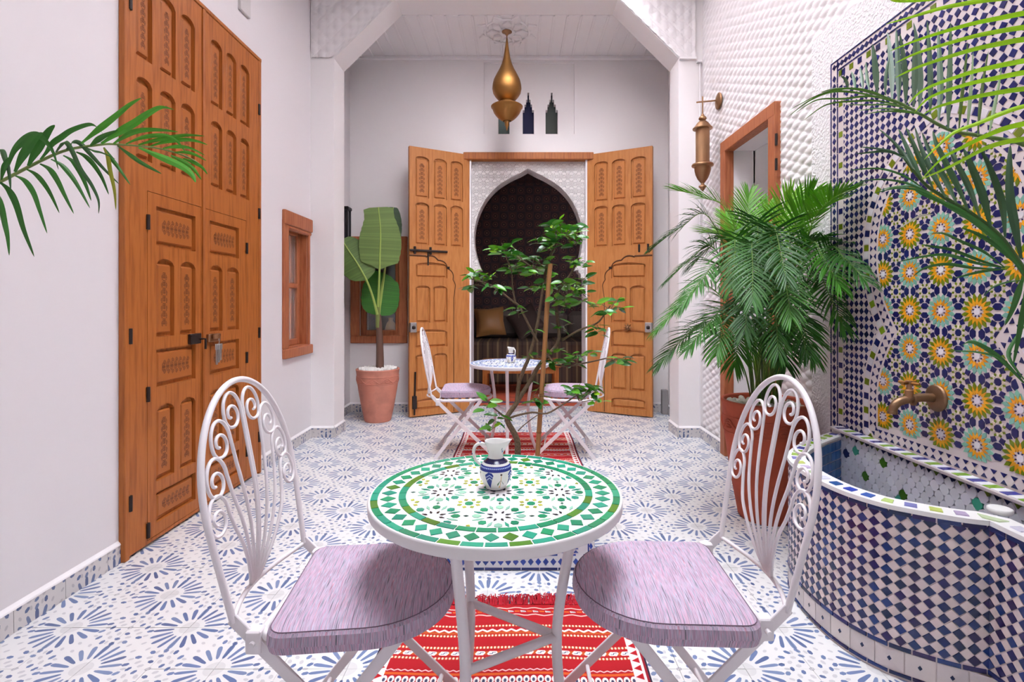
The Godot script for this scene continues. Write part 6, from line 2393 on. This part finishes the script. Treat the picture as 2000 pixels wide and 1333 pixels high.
func side_fronds() -> void:
	# the frond that reaches in from the side of the plain wall
	var o := thing("palm_frond", "arching green palm frond in front of the plain white wall and tall door", "palm frond")
	var f := func(a: Array) -> Array:
		var out := []
		for p in a: out.append([p[0] / 4.167, 180 + p[1] / 4.167])
		return out
	var ra: Array = f.call([[-420, 900], [-200, 815], [0, 730], [330, 560], [550, 470], [800, 430], [950, 425], [1300, 460], [1550, 540], [1660, 620]])
	var g := G.new()
	g.col = lin(128, 148, 78)
	var rp := []
	for i in ra.size(): rp.append(pt(ra[i][0], ra[i][1], 1.25 + 0.02 * i))
	var root_ := [Vector3(-1.55, 0.0, -0.95), Vector3(-1.60, 0.6, -1.0), Vector3(-1.62, 1.15, -1.12)]
	root_.append_array(rp)
	g.tube(spline(root_, 5), 0.006, 0.0016, 7)
	put("stalk", g, M.leaf, o)
	var gr := lin(52, 116, 36)
	var br := lin(78, 156, 40)
	var dk := lin(58, 96, 52)
	var lv := [
		[[[60, 610], [110, 480], [180, 400], [260, 350], [330, 365], [420, 470], [475, 630]], 17, gr], [[[120, 650], [170, 540], [240, 430], [300, 360], [350, 330]], 16, gr], [[[230, 600], [280, 500], [340, 400], [400, 310], [446, 268]], 17, gr],
		[[[330, 550], [380, 490], [430, 420], [500, 370], [590, 310], [730, 265], [800, 300], [860, 370]], 13, gr], [[[455, 490], [490, 440], [530, 405], [580, 470], [650, 620], [740, 750], [800, 880], [803, 990]], 10, dk],
		[[[540, 470], [590, 410], [650, 415], [740, 510], [850, 630], [970, 750]], 10, dk], [[[660, 420], [760, 340], [850, 270], [950, 190], [1060, 100], [1150, 48]], 13, br], [[[735, 435], [790, 390], [860, 350], [960, 310]], 12, gr],
		[[[825, 420], [920, 360], [1000, 310], [1100, 250], [1200, 180], [1310, 125], [1420, 145]], 16, br], [[[925, 420], [1000, 370], [1090, 325], [1200, 308], [1320, 310], [1450, 325]], 11, br], [[[1025, 422], [1120, 380], [1230, 355], [1350, 355], [1440, 400], [1510, 490]], 10, br],
		[[[1125, 430], [1250, 395], [1400, 365], [1530, 350], [1665, 358]], 9, br], [[[1225, 440], [1350, 405], [1500, 388], [1600, 400], [1690, 430]], 9, br], [[[1325, 458], [1430, 445], [1540, 455], [1670, 515]], 8, br], [[[1420, 490], [1520, 490], [1600, 515], [1680, 560]], 7, br],
		[[[1130, 450], [1250, 500], [1380, 555], [1490, 610], [1560, 670], [1592, 735]], 17, br], [[[1390, 515], [1480, 560], [1570, 620], [1640, 715]], 10, br], [[[1490, 540], [1570, 570], [1640, 610], [1690, 670]], 8, br],
		[[[955, 435], [1040, 500], [1140, 570], [1230, 620], [1315, 665]], 9, gr], [[[845, 450], [890, 520], [960, 610], [1060, 755]], 9, gr], [[[845, 455], [875, 530], [895, 640], [930, 800], [943, 960]], 9, lin(150, 150, 30)],
		[[[620, 488], [690, 520], [760, 590], [830, 700], [885, 835]], 10, gr], [[[515, 515], [590, 560], [650, 650], [700, 760], [742, 885]], 10, gr], [[[415, 545], [500, 590], [580, 680], [650, 790], [732, 945]], 11, gr],
		[[[325, 583], [400, 625], [460, 710], [520, 830], [600, 990]], 11, gr], [[[215, 628], [290, 670], [360, 750], [420, 850], [483, 985]], 10, gr], [[[125, 680], [200, 720], [270, 820], [320, 960], [383, 1150]], 11, gr],
		[[[0, 735], [70, 800], [130, 920], [190, 1120], [278, 1340]], 14, gr], [[[-30, 820], [0, 890], [35, 1060], [60, 1180], [75, 1330]], 11, gr], [[[-20, 470], [15, 470], [40, 540], [70, 640], [88, 800]], 10, dk], [[[10, 715], [30, 620], [60, 560], [100, 520]], 10, gr], [[[700, 450], [760, 480], [830, 495], [940, 545]], 5, gr]]
	for l in lv:
		var pp: Array = f.call(l[0])
		var dd: float = 1.25 + 0.0001 * l[0][0][0] + rng.randf_range(-0.03, 0.03)
		leaflet(o, pp, dd, dd + rng.randf_range(-0.06, 0.04), l[1], l[2])
	# the palm whose fronds hang before the mosaic
	o = thing("palm_frond", "bright lime palm frond sweeping across the top of the zellige mosaic", "palm frond")
	var lime := lin(172, 224, 6)
	var limbs := [[[2060, -22], [1990, -8], [1912, 2], [1842, 15], [1780, 33], [1730, 47]], [[2060, 14], [2000, 26], [1950, 36], [1889, 49], [1796, 77], [1738, 100]], [[2070, 44], [2000, 53], [1945, 62], [1889, 74], [1796, 102], [1749, 123]], [[2070, 70], [2000, 77], [1945, 87], [1889, 100], [1796, 130], [1748, 152]],
		[[2080, 104], [2000, 119], [1945, 130], [1889, 144], [1807, 174], [1772, 206]], [[2080, 130], [2000, 142], [1945, 153], [1889, 165], [1819, 189], [1786, 220]], [[2085, 166], [2000, 174], [1945, 182], [1889, 193], [1831, 209], [1803, 224]], [[2090, 190], [2000, 207], [1955, 222], [1912, 240], [1865, 258], [1832, 285], [1805, 312]],
		[[2095, 222], [2000, 242], [1960, 252], [1925, 266], [1880, 288], [1840, 310], [1800, 350]], [[2095, 258], [2000, 272], [1960, 279], [1925, 290], [1885, 311], [1840, 333], [1800, 350]], [[2050, -60], [1940, -30], [1830, -4], [1758, 2], [1738, 0]]]
	g = G.new()
	g.col = lin(150, 170, 50)
	var rr := [Vector3(1.34, 0.0, -0.75), Vector3(1.36, 0.8, -0.85), pt(2110, 420, 1.12), pt(2098, 250, 1.12), pt(2085, 120, 1.13), pt(2060, -20, 1.14), pt(2030, -140, 1.15)]
	g.tube(spline(rr, 6), 0.009, 0.004, 8)
	put("stalk", g, M.leaf, o)
	for l in limbs: leaflet(o, l, 1.12, 1.20 + rng.randf_range(-0.03, 0.05), 10.5, lime, 0.1)
	o = thing("palm_frond", "grey-green palm frond with upright leaflets arching over the mosaic corner", "palm frond")
	var h := func(a: Array) -> Array:
		var out := []
		for p in a: out.append([1540 + p[0] / 4.3, p[1] / 4.3])
		return out
	var ra2: Array = h.call([[2300, 1420], [1978, 1215], [1840, 1180], [1600, 1140], [1350, 1090], [1100, 955], [900, 850], [600, 755], [400, 745], [280, 775]])
	rp = []
	for i in ra2.size(): rp.append(pt(ra2[i][0], ra2[i][1], 1.32 + 0.03 * i))
	var base2 := [Vector3(1.34, 0.0, -0.78), Vector3(1.42, 0.75, -0.98)]
	base2.append_array(rp)
	g = G.new()
	g.col = lin(96, 124, 60)
	g.tube(spline(base2, 5), 0.008, 0.0018, 7)
	put("stalk", g, M.leaf, o)
	var steel := lin(92, 116, 92)
	var ups := [[[1340, 1080], [1345, 800], [1355, 500], [1362, 190]], [[1260, 1010], [1275, 760], [1268, 480], [1255, 230]], [[1190, 960], [1195, 700], [1185, 420], [1165, 175]], [[1100, 930], [1105, 700], [1090, 430], [1050, 190]], [[1050, 900], [1060, 680], [1060, 480], [1060, 300]], [[985, 870], [985, 680], [965, 460], [935, 280]], [[925, 850], [925, 660], [915, 440], [905, 240]], [[870, 830], [865, 640], [850, 430], [830, 270]], [[815, 800], [815, 680], [830, 560], [850, 470]], [[745, 775], [735, 640], [720, 480], [705, 370]], [[680, 760], [665, 680], [655, 600], [650, 520]], [[625, 755], [620, 680], [610, 610], [600, 560]], [[560, 750], [555, 690], [545, 640], [530, 600]], [[500, 748], [490, 700], [470, 660], [440, 640]], [[1430, 1100], [1450, 860], [1480, 600], [1505, 350]], [[1500, 1110], [1520, 880], [1540, 640], [1550, 430]], [[1590, 1140], [1610, 900], [1640, 660], [1680, 430]], [[1680, 1150], [1720, 940], [1760, 740], [1790, 560]]]
	for l in ups:
		var far: float = 1.46 - 0.0001 * l[0][0]
		leaflet(o, h.call(l), far, far + rng.randf_range(0.0, 0.1), (12.0 if l[0][1] - l[3][1] > 380 else 7.0) if l[0][0] < 1400 else 7.0, steel if l[0][0] < 1400 else lin(84, 108, 44))
	var downs := [[[880, 850], [700, 770], [480, 745], [250, 800], [0, 930]], [[900, 860], [640, 790], [380, 770], [170, 850], [0, 980]], [[950, 880], [700, 810], [470, 830], [240, 840], [60, 950]], [[1000, 900], [760, 850], [560, 850], [320, 880], [130, 1010]], [[1050, 930], [860, 880], [680, 880], [480, 880]], [[1100, 950], [920, 920], [760, 910], [580, 930]], [[1150, 965], [980, 940], [800, 935], [640, 960]]]
	for l in downs: leaflet(o, h.call(l), 1.36, 1.46, 4.5, lin(84, 130, 36))
	o = thing("palm_frond", "dark drooping palm frond in front of the yellow star rosettes", "palm frond")
	var q := func(a: Array) -> Array:
		var out := []
		for p in a: out.append([1540 + p[0] / 2.837, 280 + p[1] / 2.837])
		return out
	var ra3: Array = q.call([[1500, 1000], [1400, 840], [1305, 710], [1180, 530], [1040, 410], [880, 310], [760, 230], [660, 110], [600, 20]])
	rp = []
	for i in ra3.size(): rp.append(pt(ra3[i][0], ra3[i][1], 1.22 + 0.02 * i))
	var base3 := [Vector3(1.30, 0.0, -0.72), Vector3(1.30, 0.5, -0.88)]
	base3.append_array(rp)
	g = G.new()
	g.col = lin(60, 92, 36)
	g.tube(spline(base3, 5), 0.011, 0.002, 8)
	put("stalk", g, M.leaf, o)
	var deep := lin(48, 84, 50)
	var hang := [[[[1290, 640], [1260, 480], [1230, 300], [1225, 130], [1230, 10]], 17], [[[1200, 520], [1180, 330], [1120, 150], [1060, 20]], 15], [[[1120, 470], [1080, 300], [1010, 120], [970, 30]], 15], [[[1060, 410], [1000, 250], [920, 90], [880, 0]], 13], [[[1000, 380], [940, 240], [870, 100], [820, 0], [800, -70]], 13], [[[930, 330], [870, 200], [790, 60], [740, -60]], 12], [[[870, 300], [800, 170], [740, 40], [700, -90]], 11], [[[800, 250], [740, 120], [690, 0], [650, -90]], 10], [[[740, 200], [690, 100], [650, 10], [610, -80]], 10], [[[690, 140], [640, 60], [570, -20], [500, -80]], 7], [[[650, 90], [580, 50], [490, 30], [400, 20]], 6], [[[640, 70], [540, 45], [460, 50], [370, 60]], 6]]
	for l in hang: leaflet(o, q.call(l[0]), 1.27, 1.33 + rng.randf_range(-0.03, 0.06), l[1], deep)
	var left := [[[[760, 260], [640, 180], [500, 140], [340, 150]], 5], [[[780, 270], [650, 220], [520, 200], [390, 210]], 5], [[[860, 330], [720, 260], [590, 250], [470, 280]], 5], [[[900, 340], [800, 290], [700, 240], [600, 240], [500, 260]], 6], [[[1060, 430], [950, 370], [860, 330], [740, 280], [690, 250]], 9], [[[1200, 690], [1080, 600], [960, 545], [860, 500], [780, 500]], 7], [[[1195, 690], [1060, 650], [900, 590], [780, 570], [740, 560]], 7], [[[1190, 690], [1040, 665], [880, 620], [740, 630], [600, 660]], 8], [[[1200, 700], [1020, 690], [880, 670], [760, 690], [690, 740]], 7], [[[1190, 700], [1080, 710], [990, 730], [920, 750]], 6], [[[1290, 690], [1180, 560], [1040, 440], [920, 370], [840, 330]], 14], [[[1300, 720], [1240, 640], [1140, 560], [1040, 500], [960, 470]], 11], [[[1300, 740], [1270, 830], [1240, 920], [1200, 1010]], 13], [[[1310, 820], [1290, 980], [1270, 1100], [1245, 1230]], 10], [[[1305, 1330], [1200, 1220], [1100, 1140], [1010, 1100], [960, 1120]], 11], [[[1305, 1330], [1180, 1200], [1060, 1160], [900, 1150]], 6], [[[1305, 760], [1210, 770], [1130, 800], [1080, 850]], 5], [[[1305, 1310], [1220, 1180], [1260, 1080], [1310, 1010]], 8]]
	for l in left: leaflet(o, q.call(l[0]), 1.24, 1.30 + rng.randf_range(-0.03, 0.05), l[1], lin(46, 104, 36))
	var dry := [[[800, 395], [740, 400], [680, 430], [600, 480]]]
	for l in dry: leaflet(o, q.call(l), 1.30, 1.33, 5, lin(196, 190, 170))

func profile(list: Array, y0: float, k: float, scale: float, d: float) -> PackedVector2Array:
	var a := PackedVector2Array()
	for i in range(list.size() - 1, -1, -1):
		var y: float = y0 + list[i][0] / k
		a.append(Vector2(list[i][1] / k * d / F * scale, EYE + (CY - y) * d / F))
	return a

func small_things() -> void:
	# pendant lamp
	var o := thing("pendant_lamp", "pierced brass teardrop lamp hanging from the loggia ceiling", "lamp")
	var d := 4.94
	var at := Vector3(-0.0923, 0, -d)
	var body := [[262, 7], [330, 14], [400, 25], [450, 34], [500, 48], [550, 70], [600, 97], [650, 122], [690, 132], [730, 136], [770, 128], [800, 110], [830, 84], [846, 62]]
	var bowl := [[846, 60], [862, 64], [878, 88], [889, 138], [897, 148], [905, 146], [912, 137], [932, 130], [955, 120], [980, 102], [1005, 78], [1022, 55], [1032, 38]]
	var fin := [[1028, 24], [1040, 26], [1055, 18], [1066, 22], [1080, 14], [1100, 8], [1122, 2]]
	var g := G.new()
	g.lathe(profile(body, 20, 4.757, 1.0, d), 40, at)
	put("teardrop", g, M.brass, o)
	g = G.new()
	g.lathe(profile(bowl, 20, 4.757, 1.0, d), 40, at)
	put("bowl", g, M.brass, o)
	g = G.new()
	g.lathe(profile(fin, 20, 4.757, 1.0, d), 20, at)
	put("finial", g, M.brass, o)
	g = G.new()
	var yt := CEIL - 0.033
	g.lathe(PackedVector2Array([Vector2(0.0, yt - 0.035), Vector2(0.012, yt - 0.032), Vector2(0.018, yt - 0.018), Vector2(0.048, yt - 0.004), Vector2(0.048, yt), Vector2(0.0, yt)]), 20, at)
	put("canopy", g, M.old_brass, o)
	g = G.new()
	g.tube(PackedVector3Array([at + Vector3(0, yt - 0.03, 0), at + Vector3(0, EYE + (CY - 75.0) * d / F, 0)]), 0.006)
	put("rod", g, M.old_brass, o)
	# wall lantern
	o = thing("wall_lantern", "aged brass cylinder lantern hanging from an arm on the carved plaster wall", "lantern")
	d = 4.065
	at = Vector3(1.452, 0, -d)
	g = G.new()
	g.lathe(profile([[312, 6], [328, 16], [345, 24], [362, 42], [378, 46], [390, 36], [398, 22], [404, 38], [430, 66], [455, 84], [475, 98], [490, 114], [500, 112], [501, 80]], 170, 6.06, 1.0, d), 28, at)
	put("cap", g, M.old_brass, o)
	g = G.new()
	g.lathe(profile([[498, 79], [560, 80], [700, 79], [840, 79], [908, 80]], 170, 6.06, 1.0, d), 28, at)
	put("cylinder", g, M.pierced, o)
	g = G.new()
	g.lathe(profile([[905, 80], [912, 118], [926, 126], [940, 122], [948, 94], [990, 92], [1040, 80], [1090, 58], [1125, 32], [1140, 20]], 170, 6.06, 1.0, d), 28, at)
	put("cup", g, M.old_brass, o)
	g = G.new()
	g.lathe(profile([[1138, 18], [1160, 22], [1172, 44], [1184, 46], [1198, 30], [1216, 20], [1236, 2]], 170, 6.06, 1.0, d), 20, at)
	put("finial", g, M.old_brass, o)
	g = G.new()
	var ya := EYE + (CY - 200.0) * d / F
	g.tube(PackedVector3Array([at + Vector3(0, ya + 0.045, 0), at + Vector3(0, EYE + (CY - 222.0) * d / F, 0)]), 0.0055)
	g.tube(PackedVector3Array([Vector3(1.405, ya, -d), Vector3(XR - 0.01, ya + 0.015, -d)]), 0.0065)
	put("arm", g, M.old_brass, o)
	var tmp := G.new()
	tmp.lathe(PackedVector2Array([Vector2(0.062, 0.0), Vector2(0.064, 0.008), Vector2(0.052, 0.014), Vector2(0.03, 0.02), Vector2(0.016, 0.026), Vector2(0.0, 0.028)]), 24)
	var side := Transform3D(Basis(Vector3(0, 1, 0), Vector3(-1, 0, 0), Vector3(0, 0, 1)), Vector3(XR + 0.006, ya + 0.01, -d))
	for k in tmp.v.size():
		tmp.v[k] = side * tmp.v[k]
		tmp.n[k] = side.basis * tmp.n[k]
	put("wall_plate", tmp, M.old_brass, o)
	# black lantern on the loggia side wall
	o = thing("black_lantern", "slim black metal wall lantern at the edge of the loggia near the banana plant", "lantern")
	var bl := mat(rgb(34, 32, 36), 0.45, 0.4)
	box_part("wall_bar", Vector3(XL - 0.002, 1.42, -5.20), Vector3(XL + 0.02, 2.09, -5.12), 0.004, bl, o)
	g = G.new()
	for x in [0.02, 0.092]:
		for z in [-5.21, -5.12]: g.box(Vector3(XL + x, 1.74, z), Vector3(XL + x + 0.012, 2.07, z + 0.012), 0.001)
	g.box(Vector3(XL + 0.012, 2.065, -5.22), Vector3(XL + 0.112, 2.10, -5.10), 0.008)
	g.box(Vector3(XL + 0.012, 1.72, -5.22), Vector3(XL + 0.112, 1.745, -5.10), 0.004)
	put("cage", g, bl, o)
	box_part("pane", Vector3(XL + 0.03, 1.745, -5.205), Vector3(XL + 0.096, 2.065, -5.125), 0.0, mat(rgb(44, 42, 50), 0.15), o)
	box_part("drop", Vector3(XL + 0.02, 1.42, -5.185), Vector3(XL + 0.085, 1.56, -5.135), 0.01, bl, o)
	# small things by the walls
	g = G.new()
	g.box(Vector3(1.50, 0.0, -5.42), Vector3(1.56, 0.25, -5.36), 0.004)
	var s := put("stone_block", g, mat(rgb(150, 146, 146), 0.7))
	meta(s, "narrow grey stone block standing in the loggia corner beside the open door leaf", "block")
	g = G.new()
	g.box(Vector3(XL, 3.01, -3.41), Vector3(XL + 0.02, 3.16, -3.29), 0.003)
	s = put("cover_plate", g, mat(rgb(214, 208, 206), 0.5))
	meta(s, "pale square cover plate high on the wall above the double door", "cover plate")
